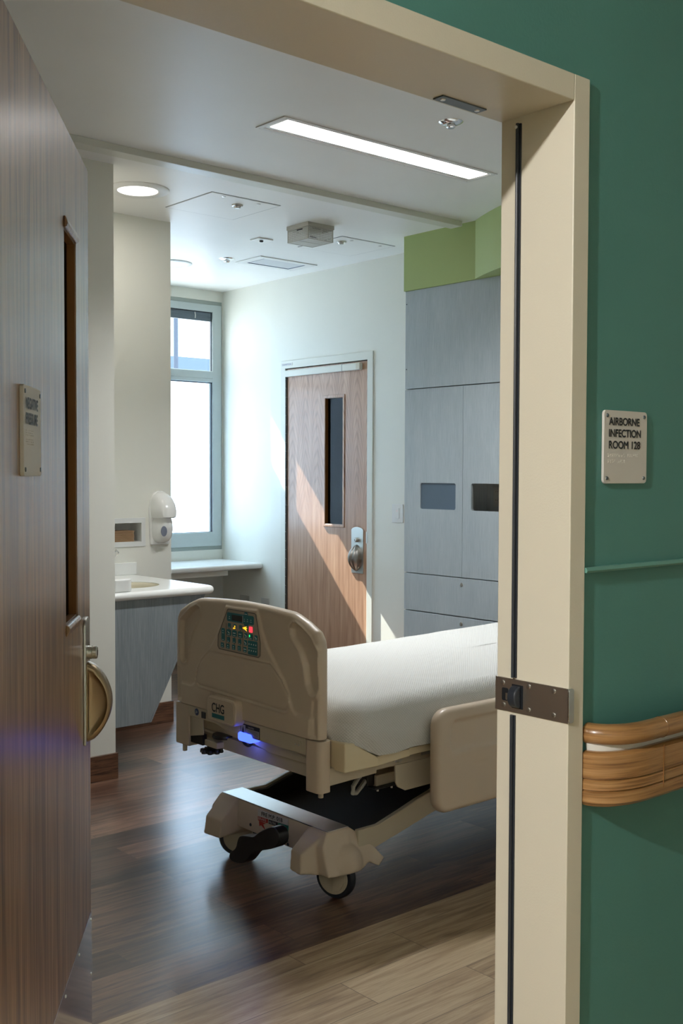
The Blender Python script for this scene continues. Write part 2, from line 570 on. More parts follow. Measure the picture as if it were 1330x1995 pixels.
def text(txt, name, mat, parent, origin, u, v, h, width=None, depth=0.0006, bold=0.0, align='LEFT', heavy=0.0):
    """flat lettering as a mesh; u = reading direction, v = up"""
    cu = bpy.data.curves.new(name, 'FONT')
    cu.body = txt
    cu.size = 1.0
    cu.offset = bold
    cu.align_x = align
    to = bpy.data.objects.new('tmp_text', cu)
    C.objects.link(to)
    dg = bpy.context.evaluated_depsgraph_get()
    me = bpy.data.meshes.new_from_object(to.evaluated_get(dg))
    bpy.data.objects.remove(to)
    bpy.data.curves.remove(cu)
    xs = [q.co.x for q in me.vertices]
    ys = [q.co.y for q in me.vertices]
    w0, h0 = max(xs)-min(xs), 0.70
    sx = (width/w0) if width else h/h0
    u, v = Vector(u).normalized(), Vector(v).normalized()
    nrm = u.cross(v)
    o_ = org(parent)
    mx = min(xs) if align == 'LEFT' else 0
    vs = [Vector(origin)+u*((q.co.x-mx)*sx)+v*(q.co.y*h/h0)+nrm*depth-o_ for q in me.vertices]
    fs = [tuple(p.vertices) for p in me.polygons]
    if heavy:      # thicken the strokes with shifted copies
        base_v, base_f = list(vs), list(fs)
        for i, (du, dv) in enumerate(((heavy, 0), (-heavy, 0), (0, heavy), (0, -heavy))):
            k = len(vs)
            vs += [q+u*du+v*dv+nrm*(.00003*(i+1)) for q in base_v]
            fs += [tuple(j+k for j in f) for f in base_f]
    m2 = bpy.data.meshes.new(name)
    m2.from_pydata([tuple(q) for q in vs], [], fs)
    bpy.data.meshes.remove(me)
    m2.materials.append(M[mat])
    o = bpy.data.objects.new(name, m2)
    C.objects.link(o)
    if parent:
        o.parent = parent
    return o

def struct(b, name, mat, **kw):
    o = b.build(name, mat, None, **kw)
    o['kind'] = 'structure'
    return o
def sroot(name, loc=(0, 0, 0), rz=0, local=False):
    return root(name, None, None, loc, kind='structure', rz=rz, local=local)

# ================================================================== ROOM SHELL
CZ, HD = 2.785, 2.134
TY, RY = 1.359, 1.547          # corridor face and room face of the entrance frame
JX = 1.787                     # strike jamb
HX = 0.575                     # hinge jamb
XW = 4.888                     # wall with the small door
YW = 7.043                     # window wall
struct(B().box((-3, -1.5, -.1), (5.3, 2.482, 0)), 'floor', 'light_floor', smooth=False)
struct(B().box((-3, 2.482, -.1), (6.2, 7.3, 0)), 'floor', 'dark_floor', smooth=False)
struct(B().box((-3, 1.45, CZ), (6.4, 7.09, 3.0)), 'ceiling', 'ceiling', smooth=False)
struct(B().box((-3, -1.5, CZ), (6.4, 1.45, 3.0)), 'ceiling', 'ceiling', smooth=False)
# corridor side of the partition, teal
b = B()
b.box((JX+.02, TY+.01, 0), (5.3, 1.45, CZ))
b.box((-3, TY+.01, 0), (HX-.02, 1.45, CZ))
b.box((HX-.02, TY+.01, HD+.02), (JX+.02, 1.45, CZ))
struct(b, 'wall_front', 'teal', smooth=False)
b = B()
b.box((JX+.02, 1.45, 0), (5.3, RY-.01, CZ))
b.box((-.2, 1.45, 0), (HX-.02, RY-.01, CZ))
b.box((HX-.02, 1.45, HD+.02), (JX+.02, RY-.01, CZ))
struct(b, 'wall_front', 'cream', smooth=False)
b = B()
b.box((-3.1, -1.5, 0), (-3.0, 1.45, CZ))
b.box((-3.0, -1.6, 0), (5.3, -1.5, CZ))
b.box((5.3, -1.6, 0), (5.4, 1.45, CZ))
struct(b, 'wall_corridor', 'cream', smooth=False)
struct(B().box((-.2, RY-.01, 0), (-.05, 4.463, CZ)), 'wall_left', 'cream', smooth=False)
struct(B().box((-.2, 4.463, 0), (2.517, 7.3, CZ)), 'wall_pier', 'cream', smooth=False)
struct(B().box((2.517, 5.281+.13, 0), (3.333, 7.3, CZ)).box((2.517, 5.281, 0), (2.85, 5.411, CZ)).box((3.14, 5.281, 0), (3.333, 5.411, CZ)).box((2.85, 5.281, 0), (3.14, 5.411, 1.021)).box((2.85, 5.281, 1.125), (3.14, 5.411, CZ)),
       'wall_sink', 'cream', smooth=False)
# window wall with its opening
WX0, WX1, WZ0, WZ1 = 3.52, 4.905, 0.808, 2.705
struct(B().box((3.333, YW, 0), (5.1, 7.085, WZ0)).box((3.333, YW, WZ1), (5.1, 7.085, CZ)).box((3.333, YW, WZ0), (WX0, 7.085, WZ1)).box((WX1, YW, WZ0), (5.1, 7.085, WZ1)),
       'wall_back', 'cream', smooth=False)
# wall with the small door; the alcove part is splayed a little
DY0, DY1, DZ = 5.352, 6.222, 2.145
b = B()
b.box((XW, RY, 0), (XW+.13, DY0, CZ))
b.box((XW, DY0, DZ), (XW+.13, DY1, CZ))
b.box((XW, DY1, 0), (XW+.13, 6.402, CZ))
b.prism([(XW+.002, 6.402), (4.915, YW), (5.1, YW), (5.1, 6.402)], 'Z', 0, CZ)
struct(b, 'wall_right', 'cream', smooth=False)
# added box behind the far door, coloured dark so its pane shows dark
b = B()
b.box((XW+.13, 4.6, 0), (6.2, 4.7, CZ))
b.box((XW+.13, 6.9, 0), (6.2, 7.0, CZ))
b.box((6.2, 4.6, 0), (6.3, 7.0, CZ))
struct(b, 'wall_dark_box', 'dark_room', smooth=False)

# base boards
struct(B().box((-.05, 4.449, 0), (2.523, 4.463, .117)), 'baseboard_pier', 'base_board', bevel=.002)
struct(B().box((2.517, 5.267, 0), (3.339, 5.281, .117)).box((3.333, 5.281, 0), (3.345, YW, .117)), 'baseboard_sink', 'base_board', bevel=.002)
struct(B().box((3.345, YW-.013, 0), (4.90, YW, .117)), 'baseboard_back', 'base_board', bevel=.002)
struct(B().box((XW-.012, 6.275, 0), (XW+.005, YW-.013, .117)).box((XW-.012, 4.72, 0), (XW, 5.30, .117)), 'baseboard_right', 'base_board', bevel=.002)

# ------------------------------------------------------------------ entrance door frame
fr = sroot('trim_1', (JX, TY, 0))
b = B()
b.box((JX, TY, 0), (JX+.05, RY, HD+.052))
b.box((HX-.05, TY, 0), (HX, RY, HD+.052))
b.box((HX, TY, HD), (JX, RY, HD+.052))
b.build('frame', 'trim', fr, bevel=.0025)
b = B()
b.box((JX-.004, 1.494, 0), (JX, 1.507, .893))
b.box((JX-.004, 1.492, .973), (JX, 1.505, 2.12))
b.tube([(JX-.007, 1.500, 0), (JX-.007, 1.500, .893)], .0035, 8)
b.tube([(JX-.007, 1.498, .973), (JX-.007, 1.498, 2.12)], .0035, 8)
sl_ = b.build('seal', 'rubber', fr, label='black rubber strip down the jamb')
B().cyl((JX-.009, 1.499, 2.112), (JX-.0105, 1.499, 2.112), .0035, 12).build('screw', 'white_matte', fr)
# strike plate wrapped onto the face of the jamb
b = B().box((JX-.004, TY-.003, .899), (JX, RY+.001, .9695))
B().prism(rrect(JX-.004, .8995, JX+.0125, .9690, .006), 'Y', TY-.005, TY-.0005).build('lip', 'silver', fr, bevel=.0008, label='bright lip of the strike plate')
sp = b.build('strike_plate', 'steel', fr, bevel=.001, label='brushed steel strike plate with roller')
B().prism(rrect(1.512, .921, 1.529, .948, .0035), 'X', JX-.0046, JX-.0042).build('slot', 'ink', sp)
B().prism(rrect(1.5135, .923, 1.5185, .938, .002), 'X', JX-.0052, JX-.0044).build('latch_tongue', 'nickel', sp)
B().prism(rrect(1.472, .909, 1.502, .959, .001), 'X', JX-.0046, JX-.0043).build('roller_slot', 'ink', sp)
prof = [(.0235, 0), (.0235, .001), (.020, .008), (.013, .0135), (.004, .0155)]
b = B()
pts = []
for k in range(15):
    a = PI*k/14
    pts.append((JX-.004-.0215*math.sin(a), .934+.0235*math.cos(a)))
b.prism([(p[0], p[1]) for p in pts], 'Y', 1.477, 1.499)
b.build('roller', 'rubber', sp, bevel=.004, seg=3, label='dark roller')
for y, z in ((1.527, .9585), (1.525, .9115), (1.458, .9595), (1.458, .911), (1.393, .9595), (1.393, .911)):
    b = B().lathe([(.0052, 0), (.0048, .0016), (.003, .0022)], (JX-.004, y, z), (-1, 0, 0), 16)
    s_ = b.build('screw', 'zinc', sp)
# head magnet plate
hp = B().box((1.570, 1.508, HD-.003), (1.697, 1.536, HD)).build('head_plate', 'dark_plate', fr, bevel=.001, label='grey steel plate set in the head of the frame')
for x in (1.584, 1.683):
    B().lathe([(.006, 0), (.005, .0016), (.002, .002)], (x, 1.522, HD-.003), (0, 0, -1), 14).build('screw', 'zinc', hp)

# ------------------------------------------------------------------ entrance door leaf (local frame: x along the leaf from the hinge, corridor face at y=-0.045)
LW = 1.19
dang = R(54.4)
dr = sroot('door_1', (0.57094, 1.48775, 0), dang, True)
FY = -.045
def lx(d): return LW-d
wx0, wx1, wz0, wz1 = lx(.375), lx(.205), 1.075, 1.912
outer = [(0, .012), (LW, .012), (LW, 2.125), (0, 2.125)]
B().holed(outer, [(wx0, wz0), (wx1, wz0), (wx1, wz1), (wx0, wz1)], 'Y', FY, 0).build('leaf', 'door_wood', dr, smooth=False)
b = B()
for yy, e in ((FY, -1), (0, 1)):
    b.prism([(yy, wz0+.003), (yy+e*.006, wz0+.001), (yy+e*.009, wz0-.006), (yy+e*.004, wz0-.020), (yy, wz0-.022)], 'X', wx0-.001, wx1+.001)
    b.prism([(yy, wz1-.003), (yy+e*.006, wz1-.001), (yy+e*.009, wz1+.006), (yy+e*.004, wz1+.020), (yy, wz1+.022)], 'X', wx0-.001, wx1+.001)
gf = b.build('glazing_frame', 'door_wood', dr, bevel=.003)
b = B()
b.box((wx0, FY+.002, wz0), (wx0+.006, -.002, wz1)).box((wx1-.006, FY+.002, wz0), (wx1, -.002, wz1)).box((wx0, FY+.002, wz0), (wx1, -.002, wz0+.006)).box((wx0, FY+.002, wz1-.006), (wx1, -.002, wz1))
b.build('glazing_stop', 'door_stop', dr, label='dark stained reveal of the glazing slot')
B().box((wx0, -.026, wz0), (wx1, -.020, wz1)).build('pane', 'dark_glass', dr, smooth=False)
kp = B().box((.03, FY-.0015, .016), (LW-.004, FY, .322)).build('kick_plate', 'kick', dr, bevel=.0005, label='polished steel kick plate')
for k in range(6):
    for z in (.305, .035):
        B().lathe([(.0035, 0), (.003, .0014), (.001, .0018)], (LW-.018-.2*k, FY-.0015, z), (0, -1, 0), 10).build('screw', 'zinc', kp)
for z in (.17,):
    B().lathe([(.0035, 0), (.003, .0014), (.001, .0018)], (LW-.018, FY-.0015, z), (0, -1, 0), 10).build('screw', 'zinc', kp)
# latch set
def latchset(parent, mat_plate, mat_pad, face, sgn, x0, x1, zb, zt, axis):
    """plate on a door face; axis 'y' = face normal along local y (entrance door), 'x' = along x (small door)"""
    def P(h, n, z):
        return (h, face+sgn*n, z) if axis == 'y' else (face+sgn*n, h, z)
    cx = (x0+x1)/2
    hw = abs(x1-x0)/2
    pl = []
    for k in range(13):
        a = PI*k/12
        pl.append((cx+hw*math.cos(a), zt-.022+.022*math.sin(a)))
    pl += [(cx-hw, zb), (cx+hw, zb)]
    b = B()
    n_ = len(pl)
    v = [P(p[0], 0, p[1]) for p in pl]+[P(p[0], .006, p[1]) for p in pl]
    b.raw(v, [tuple(range(n_)), tuple(range(n_, 2*n_))]+[(i, (i+1) % n_, n_+(i+1) % n_, n_+i) for i in range(n_)])
    plate = b.build('latch_plate', mat_plate, parent, bevel=.0015)
    ax = (0, sgn, 0) if axis == 'y' else (sgn, 0, 0)
    cy_ = B().lathe([(.016, 0), (.016, .010), (.0145, .011), (.0155, .012), (.0155, .020), (.013, .0225), (.002, .0225)], P(cx, .006, zt-.085), ax, 24).build('cylinder', mat_plate, plate)
    B().box(P(cx-.002, .0285, zt-.092), P(cx+.002, .0292, zt-.080)).build('keyhole', 'ink', cy_)
    return plate, P, cx
pl_, P_, cx_ = latchset(dr, 'nickel', 'bronze', FY, -1, lx(.118), lx(.045), .758, 1.058, 'y')
# D shaped push-pull paddle, long almond section, seen edge-on here
def paddle(parent, P, cx, z0, z1, reach, half, mat):
    b = B()
    n, m = 26, 12
    vs, fs = [], []
    for i in range(n+1):
        t_ = i/n
        z = z1+(z0-z1)*t_
        s_ = math.sin(PI*t_)
        out = .006+reach*(s_**.55)
        wd = half*(s_**.6)+.002
        for k in range(m+1):
            q = -1+2*k/m
            # flat side walls, crowned front
            vs.append(P(cx+wd*math.copysign(abs(q)**.8, q), .006+(out-.006)*(1-abs(q)**5*.35), z))
        vs.append(P(cx+wd, .004, z))
        vs.append(P(cx-wd, .004, z))
    L_ = m+3
    for i in range(n):
        for k in range(L_):
            fs.append((i*L_+k, i*L_+(k+1) % L_, (i+1)*L_+(k+1) % L_, (i+1)*L_+k))
    fs.append(tuple(range(L_)))
    fs.append(tuple(n*L_+k for k in range(L_)))
    b.raw(vs, fs)
    return b.build('paddle', mat, parent, angle=50)
# the entrance paddle: a D plate with a raised rim and dished side
b = B()
z1p, z0p = .951, .762
D = []
for k in range(25):
    t_ = k/24
    z = z1p+(z0p-z1p)*t_
    D.append((FY-.006-.056*math.sin(PI*min(1, t_*1.0))**.62, z))
hx = .016
n_ = len(D)
def ringD(x, k, sh=0.0):
    cz = (z0p+z1p)/2
    return [(x, FY-.006+(p[0]-(FY-.006))*k-sh, cz+(p[1]-cz)*k) for p in D]
loops = [ringD(cx_-hx+.004, .60, .006), ringD(cx_-hx+.003, .70, .004), ringD(cx_-hx-.009, .82, .002), ringD(cx_-hx-.008, .93), ringD(cx_-hx+.001, 1.0), ringD(cx_+hx-.001, 1.0), ringD(cx_+hx+.008, .93), ringD(cx_+hx+.009, .86, .002), ringD(cx_+hx+.001, .74, .004), ringD(cx_+hx, .62, .006)]
vs = [p for l in loops for p in l]
fs = []
for j in range(len(loops)-1):
    for i in range(n_):
        fs.append((j*n_+i, j*n_+(i+1) % n_, (j+1)*n_+(i+1) % n_, (j+1)*n_+i))
fs.append(tuple(range(n_)))
fs.append(tuple((len(loops)-1)*n_+i for i in range(n_)))
b.raw(vs, fs)
b.build('paddle', 'bronze', pl_, angle=60, label='bronze toned D shaped push pull paddle')

# sign on the entrance door
sg = root('door_sign', 'off white sign reading negative pressure screwed to the brown door', 'sign', (0.57094, 1.48775, 0), rz=dang, local=True)
sx0, sx1 = lx(.862), lx(.700)
B().prism(rrect(sx0, 1.393, sx1, 1.546, .008), 'Y', FY, FY-.007).build('plate', 'sign', sg, bevel=.001)
text('NEGATIVE', 'lettering', 'ink', sg, (sx0+.016, FY-.0072, 1.507), (1, 0, 0), (0, 0, 1), .0185, .112, heavy=.0009)
text('PRESSURE', 'lettering', 'ink', sg, (sx0+.016, FY-.0072, 1.481), (1, 0, 0), (0, 0, 1), .0185, .108, heavy=.0009)
b = B()
random.seed(5)
for r_ in range(6):
    z = 1.470-.004*r_-(.003 if r_ > 2 else 0)
    for k in range(16):
        if random.random() < .75:
            x = sx0+.018+.0045*k
            b.lathe([(.0009, 0), (.0006, .0006)], (x, FY-.007, z), (0, -1, 0), 6)
b.build('braille', 'sign', sg)
for x in (sx0+.011, sx1-.011):
    for z in (1.404, 1.535):
        B().lathe([(.0042, 0), (.0036, .0016), (.001, .002)], (x, FY-.007, z), (0, -1, 0), 12).build('screw', 'dark_plate', sg)

# ------------------------------------------------------------------ corridor wall: rail trim, sign, hand rail
b = B().prism([(TY+.012, 1.199), (TY-.004, 1.199), (TY-.006, 1.203), (TY-.003, 1.210), (TY+.012, 1.210)], 'X', JX+.05, 5.3)
struct(b, 'trim_2', 'teal_trim', bevel=.0005)
sy = TY+.009
sg = root('room_sign', 'off white room number sign on the teal corridor wall', 'sign', (1.975, sy, 1.455))
B().prism(rrect(1.900, 1.380, 2.054, 1.532, .009), 'Y', sy, sy-.006).build('plate', 'sign', sg, bevel=.001)
fy_ = sy-.0062
for i, (tx, wd) in enumerate((('AIRBORNE', .108), ('INFECTION', .113), ('ROOM 128', .111))):
    text(tx, 'lettering', 'ink', sg, (1.9165, fy_, 1.5015-.0243*i), (1, 0, 0), (0, 0, 1), .0155, wd, heavy=.0007)
b = B()
random.seed(8)
for r_, cells in enumerate(((9, 6), (4, 4))):
    x = 1.915
    for c_ in cells:
        for q in range(c_):
            for dx in (0, .0023):
                for dz in (0, .0023, .0046):
                    if random.random() < .55:
                        b.lathe([(.0010, 0), (.0006, .0007)], (x+dx, sy-.006, 1.441-.0125*r_-dz), (0, -1, 0), 6)
            x += .0068
        x += .008
b.build('braille', 'sign', sg)
for x in (1.911, 2.043):
    for z in (1.391, 1.521):
        B().lathe([(.0042, 0), (.0036, .0018), (.001, .0022)], (x, sy-.006, z), (0, -1, 0), 14).build('screw', 'dark_plate', sg)

# hand rail: its end curves back to the wall
hr = root('hand_rail', 'golden oak hand rail with curved end on the teal corridor wall', 'handrail', (1.9, TY, .8))
def path(off, x_start, r, xe=3.4, n=10, wall=TY+.008):
    """plan centre line: leaves the wall, sweeps a quarter turn, runs along it"""
    p = [(x_start, wall)]
    for k in range(n+1):
        a = R(90*k/n)
        p.append((x_start+r-r*math.cos(a), wall-off+r-r*math.sin(a)) if off > r else (x_start+r-r*math.cos(a), wall-off*math.sin(a)))
    p.append((2.05, wall-off))
    p.append((xe, wall-off))
    return p
cap = [(x, y, .868) for x, y in path(.068, 1.862, .11, n=14)]
B().tube([Vector(p) for p in cap], .0215, 20).build('grip', 'oak', hr, angle=60)
def strip(prof, path_, name, mat, parent, **kw):
    """sweep profile (outward offset, z) along the plan path"""
    b = B()
    m = len(prof)
    vs, fs = [], []
    P2 = [Vector((p[0], p[1])) for p in path_]
    for i, p in enumerate(P2):
        d = (P2[min(i+1, len(P2)-1)]-P2[max(i-1, 0)]).normalized()
        nrm = Vector((d.y, -d.x))
        for o_, z in prof:
            vs.append((p.x+nrm.x*o_, p.y+nrm.y*o_, z))
    for i in range(len(P2)-1):
        for k in range(m):
            fs.append((i*m+k, i*m+(k+1) % m, (i+1)*m+(k+1) % m, (i+1)*m+k))
    fs.append(tuple(range(m)))
    fs.append(tuple((len(P2)-1)*m+k for k in range(m)))
    b.raw(vs, fs)
    return b.build(name, mat, parent, **kw)
pth = path(.048, 1.868, .11, n=14)
strip([(0.004, .850), (.012, .858), (.014, .85), (.012, .834), (-.016, .834), (-.016, .862), (0, .862)], pth, 'reveal', 'beige_seal', hr, angle=30, label='off white reveal between grip and bumper')
strip([(.020, .834), (.030, .828), (.030, .780), (.026, .777), (.030, .774), (.030, .757), (.026, .754), (.030, .751), (.030, .730), (.022, .722), (-.015, .722), (-.015, .834)], pth, 'bumper', 'oak', hr, angle=20)
for xj in (2.02,):
    B().tube([(xj, TY+.008-.068+.0217*math.cos(a), .868+.0217*math.sin(a)) for a in [2*PI*k/24 for k in range(24)]], .0006, 6, closed=True).build('joint', 'door_stop', hr)
    B().box((xj, TY-.0715, .742), (xj+.0009, TY-.0695, .834)).build('joint', 'door_stop', hr)

# ------------------------------------------------------------------ ceiling things
# curtain track
ct = root('curtain_track', 'long cream curtain track across the ceiling', 'curtain track', (2.6, 4.22, CZ))
B().box((-.04, 4.182, CZ-.030), (4.508, 4.262, CZ)).build('rail', 'frame_white', ct, bevel=.002)
B().box((4.508, 4.182, CZ-.028), (4.512, 4.262, CZ)).build('end_cap', 'white_matte', ct, bevel=.001)
# linear light
lt = root('linear_light', 'long lit rectangular ceiling light near the doorway', 'ceiling light', (3.3, 3.51, CZ))
b = B().holed([(2.675, 3.418), (3.925, 3.418), (3.925, 3.606), (2.675, 3.606)], [(2.70, 3.437), (3.90, 3.437), (3.90, 3.588), (2.70, 3.588)], 'Z', CZ-.005, CZ)
b.build('frame', 'white_matte', lt, bevel=.0012)
b = B().holed([(2.701, 3.438), (3.899, 3.438), (3.899, 3.587), (2.701, 3.587)], [(2.715, 3.447), (3.885, 3.447), (3.885, 3.560), (2.715, 3.560)], 'Z', CZ-.002, CZ-.0005)
b.build('baffle', 'white_plastic', lt, bevel=.0006)
B().box((2.715, 3.447, CZ-.0040), (3.885, 3.560, CZ-.0005)).build('diffuser', 'tube_light', lt, smooth=False)
for x in (2.69, 3.1, 3.5, 3.91):
    for y in (3.426, 3.598):
        B().lathe([(.003, 0), (.002, .001)], (x, y, CZ-.005), (0, 0, -1), 8).build('screw', 'zinc', lt)
def downlight(x, y, r0, r1, lens, label):
    d = root('downlight', label, 'ceiling light', (x, y, CZ), group='round recessed ceiling lights')
    B().lathe([(r0, 0), (r0, .004), (r0-.006, .008), (r1+.004, .009), (r1, .006), (r1, 0)], (x, y, CZ), (0, 0, -1), 48).build('trim_ring', 'white_matte', d)
    B().lathe([(r1, .0), (r1, .0075), (r1*.8, .0085), (.001, .009)], (x, y, CZ), (0, 0, -1), 40).build('lens', lens, d)
    for k in range(3):
        a = 2*PI*k/3+.4
        B().lathe([(.003, 0), (.002, .0012)], (x+(r0+r1)/2*math.cos(a), y+(r0+r1)/2*math.sin(a), CZ-.0085), (0, 0, -1), 8).build('screw', 'zinc', d)
    return d
downlight(2.83, 4.78, .155, .098, 'down_light', 'round lit ceiling downlight above the sink counter')
downlight(3.985, 6.30, .135, .085, 'down_dim', 'round dim ceiling downlight in the window alcove')
def sprinkler(x, y, r, label, drop=.0):
    d = root('sprinkler_cover', label, 'sprinkler', (x, y, CZ), group='chrome sprinkler covers')
    B().lathe([(r*1.35, 0), (r*1.3, .002), (r*1.0, .008), (r*.55, .012)], (x, y, CZ), (0, 0, -1), 28).build('escutcheon', 'chrome', d)
    B().lathe([(r*.5, .010), (r*.5, .020), (r*.35, .024), (.001, .024)], (x, y, CZ), (0, 0, -1), 20).build('head', 'chrome', d)
sprinkler(3.216, 3.045, .036, 'chrome sprinkler in the ceiling between doorway and linear light')
sprinkler(4.167, 5.926, .038, 'chrome sprinkler in the ceiling beside the rectangular vent')
# access panels
def access(x0, y0, x1, y1, label, kx, ky, lk):
    p = root('access_panel', label, 'access panel', ((x0+x1)/2, (y0+y1)/2, CZ), group='square ceiling access panels')
    B().box((x0, y0, CZ-.003), (x1, y1, CZ)).build('panel', 'ceiling', p, bevel=.0006, smooth=False)
    b = B().holed([(x0-.006, y0-.006), (x1+.006, y0-.006), (x1+.006, y1+.006), (x0-.006, y1+.006)], [(x0-.001, y0-.001), (x1+.001, y0-.001), (x1+.001, y1+.001), (x0-.001, y1+.001)], 'Z', CZ-.0016, CZ)
    b.build('rim', 'panel_gap', p, smooth=False)
    for lx_, ly_ in lk:
        B().lathe([(.011, 0), (.010, .002), (.006, .003)], (lx_, ly_, CZ-.003), (0, 0, -1), 16).build('lock', 'zinc', p)
    s_ = B().lathe([(.030, 0), (.029, .006), (.022, .009), (.020, .006), (.014, .018), (.001, .019)], (kx, ky, CZ-.003), (0, 0, -1), 24).build('sprinkler', 'zinc', p, label='chrome sprinkler head through the panel')
access(3.127, 4.572, 3.545, 4.990, 'square ceiling access panel nearest the curtain track', 3.37, 4.70, ((3.215, 4.60), (3.44, 4.61)))
access(4.277, 4.914, 4.693, 5.32, 'faint square ceiling access panel behind the caged detector', 4.27+.09, 5.02, ((4.39, 4.96), (4.62, 4.96)))
# rectangular vent
vt = root('ceiling_vent', 'white rectangular mesh vent in the alcove ceiling', 'vent', (4.5, 5.84, CZ))
B().holed([(4.266, 5.697), (4.738, 5.697), (4.738, 5.978), (4.266, 5.978)], [(4.330, 5.745), (4.674, 5.745), (4.674, 5.930), (4.330, 5.930)], 'Z', CZ-.006, CZ).build('frame', 'white_matte', vt, bevel=.0015)
B().box((4.330, 5.745, CZ-.003), (4.674, 5.930, CZ-.001)).build('mesh_grille', 'vent', vt, smooth=False)
b = B().box((4.330, 5.745, CZ-.006), (4.334, 5.930, CZ-.001)).box((4.67, 5.745, CZ-.006), (4.674, 5.930, CZ-.001)).box((4.33, 5.926, CZ-.006), (4.674, 5.93, CZ-.001))
b.build('grille_edge', 'far_wall', vt, smooth=False)
for x in (4.285, 4.50, 4.72):
    for y in (5.715, 5.962):
        B().lathe([(.0035, 0), (.002, .0012)], (x, y, CZ-.006), (0, 0, -1), 8).build('screw', 'zinc', vt)
# small plate with a sensor
pt = root('ceiling_sensor', 'small square white sensor plate on the ceiling', 'sensor', (3.97, 5.30, CZ))
B().box((3.925, 5.255, CZ-.008), (4.03, 5.345, CZ)).build('plate', 'white_plastic', pt, bevel=.002)
B().lathe([(.012, 0), (.011, .008), (.005, .010)], (3.975, 5.30, CZ-.008), (0, 0, -1), 16).build('eye', 'ink', pt)
# caged smoke detector
cg = root('smoke_detector', 'beige perforated cage over a smoke detector on the ceiling', 'smoke detector', (3.98, 4.84, CZ))
x0, x1, y0, y1 = 3.885, 4.068, 4.752, 4.935
zt_, zb_ = CZ-.022, CZ-.092
b = B().holed([(x0-.004, y0-.004), (x1+.004, y0-.004), (x1+.004, y1+.004), (x0-.004, y1+.004)], [(x0+.002, y0+.002), (x1-.002, y0+.002), (x1-.002, y1-.002), (x0+.002, y1-.002)], 'Z', zt_, CZ)
b.build('collar', 'wire', cg, bevel=.001)
b = B()
for (a, c) in ((x0, y0), (x1, y0), (x0, y1), (x1, y1)):
    b.box((a-.004 if a == x1 else a, c-.004 if c == y1 else c, zb_), (a if a == x1 else a+.004, c if c == y1 else c+.004, zt_))
for z in (zb_, zt_-.004):
    b.holed([(x0, y0), (x1, y0), (x1, y1), (x0, y1)], [(x0+.005, y0+.005), (x1-.005, y0+.005), (x1-.005, y1-.005), (x0+.005, y1-.005)], 'Z', z, z+.004)
b.box((x0, (y0+y1)/2-.004, zb_), (x1, (y0+y1)/2+.004, zb_+.003))
b.build('cage_frame', 'wire', cg, smooth=False)
for nm, a, c in (('mesh', (x0+.001, y0+.004, zb_), (x0+.0016, y1-.004, zt_)), ('mesh', (x0+.004, y0+.001, zb_), (x1-.004, y0+.0016, zt_)), ('mesh', (x0+.004, y0+.004, zb_+.001), (x1-.004, y1-.004, zb_+.0016))):
    B().box(a, c).build('mesh_side', 'perf', cg, smooth=False)
B().box((x0+.0002, y0+.05, zt_-.014), (x0+.0008, y0+.10, zt_-.008)).build('label', 'ink', cg)
text('Do Not Paint', 'lettering', 'ink', cg, (x0+.03, y0+.0004, zt_-.012), (1, 0, 0), (0, 0, 1), .007, .06)
text('WARNING', 'lettering', 'ink', cg, (x0+.012, y0+.0004, zb_+.008), (1, 0, 0), (0, 0, 1), .007, .045, bold=.02)
B().lathe([(.07, 0), (.068, .03), (.05, .04), (.001, .042)], ((x0+x1)/2, (y0+y1)/2, CZ), (0, 0, -1), 28).build('detector', 'white_matte', cg)
# corridor fixtures that carry the corridor lamps (outside the frame)
d = root('corridor_downlight', 'round ceiling downlight in the corridor outside the doorway', 'ceiling light', (-1.6, .66, CZ))
B().lathe([(.09, 0), (.088, .005), (.065, .007), (.06, .002)], (-1.6, .66, CZ), (0, 0, -1), 32).build('trim_ring', 'white_matte', d)
B().lathe([(.06, 0), (.058, .003), (.001, .003)], (-1.6, .66, CZ), (0, 0, -1), 32).build('lens', 'down_light', d)
d = root('corridor_light_panel', 'square ceiling light panel in the corridor behind the camera', 'ceiling light', (-.9, -.2, CZ))
B().box((-1.2, -.75, CZ-.008), (-.6, .35, CZ)).build('frame', 'white_matte', d)
B().box((-1.17, -.72, CZ-.010), (-.63, .32, CZ-.008)).build('diffuser', 'down_light', d)

# ------------------------------------------------------------------ window
wn = sroot('window_1', ((WX0+WX1)/2, YW, WZ0))
yf0, yf1 = YW-.012, YW+.030
b = B()
b.holed([(WX0, WZ0), (WX1, WZ0), (WX1, WZ1), (WX0, WZ1)], [(WX0+.025, WZ0+.03), (WX1-.02, WZ0+.03), (WX1-.02, WZ1-.03), (WX0+.025, WZ1-.03)], 'Y', YW+.001, yf1)
b.build('outer_frame', 'alu_dark', wn, bevel=.002)
b = B()
b.holed([(WX0+.02, WZ0+.03), (WX1-.014, WZ0+.03), (WX1-.014, WZ1-.03), (WX0+.02, WZ1-.03)], [(WX0+.095, .945), (4.812, .945), (4.812, 2.62), (WX0+.095, 2.62)], 'Y', yf0, yf1)
b.box((WX0+.09, yf0, 2.115), (4.815, yf1, 2.172))
sf = b.build('sash_frame', 'alu', wn, bevel=.003)
B().box((WX0+.09, yf0-.004, 2.088), (4.815, yf0+.01, 2.114)).build('lower_bar', 'alu', wn, bevel=.002)
b = B()
b.box((4.806, yf0+.01, .945), (4.812, yf0+.03, 2.09)).box((4.806, yf0+.01, 2.17), (4.812, yf0+.03, 2.62)).box((WX0+.095, yf0+.01, 2.614), (4.812, yf0+.03, 2.62)).box((WX0+.095, yf0+.01, 2.080), (4.812, yf0+.03, 2.088)).box((WX0+.095, yf0+.01, .945), (4.812, yf0+.03, .948))
b.build('gasket', 'gasket', wn, smooth=False)
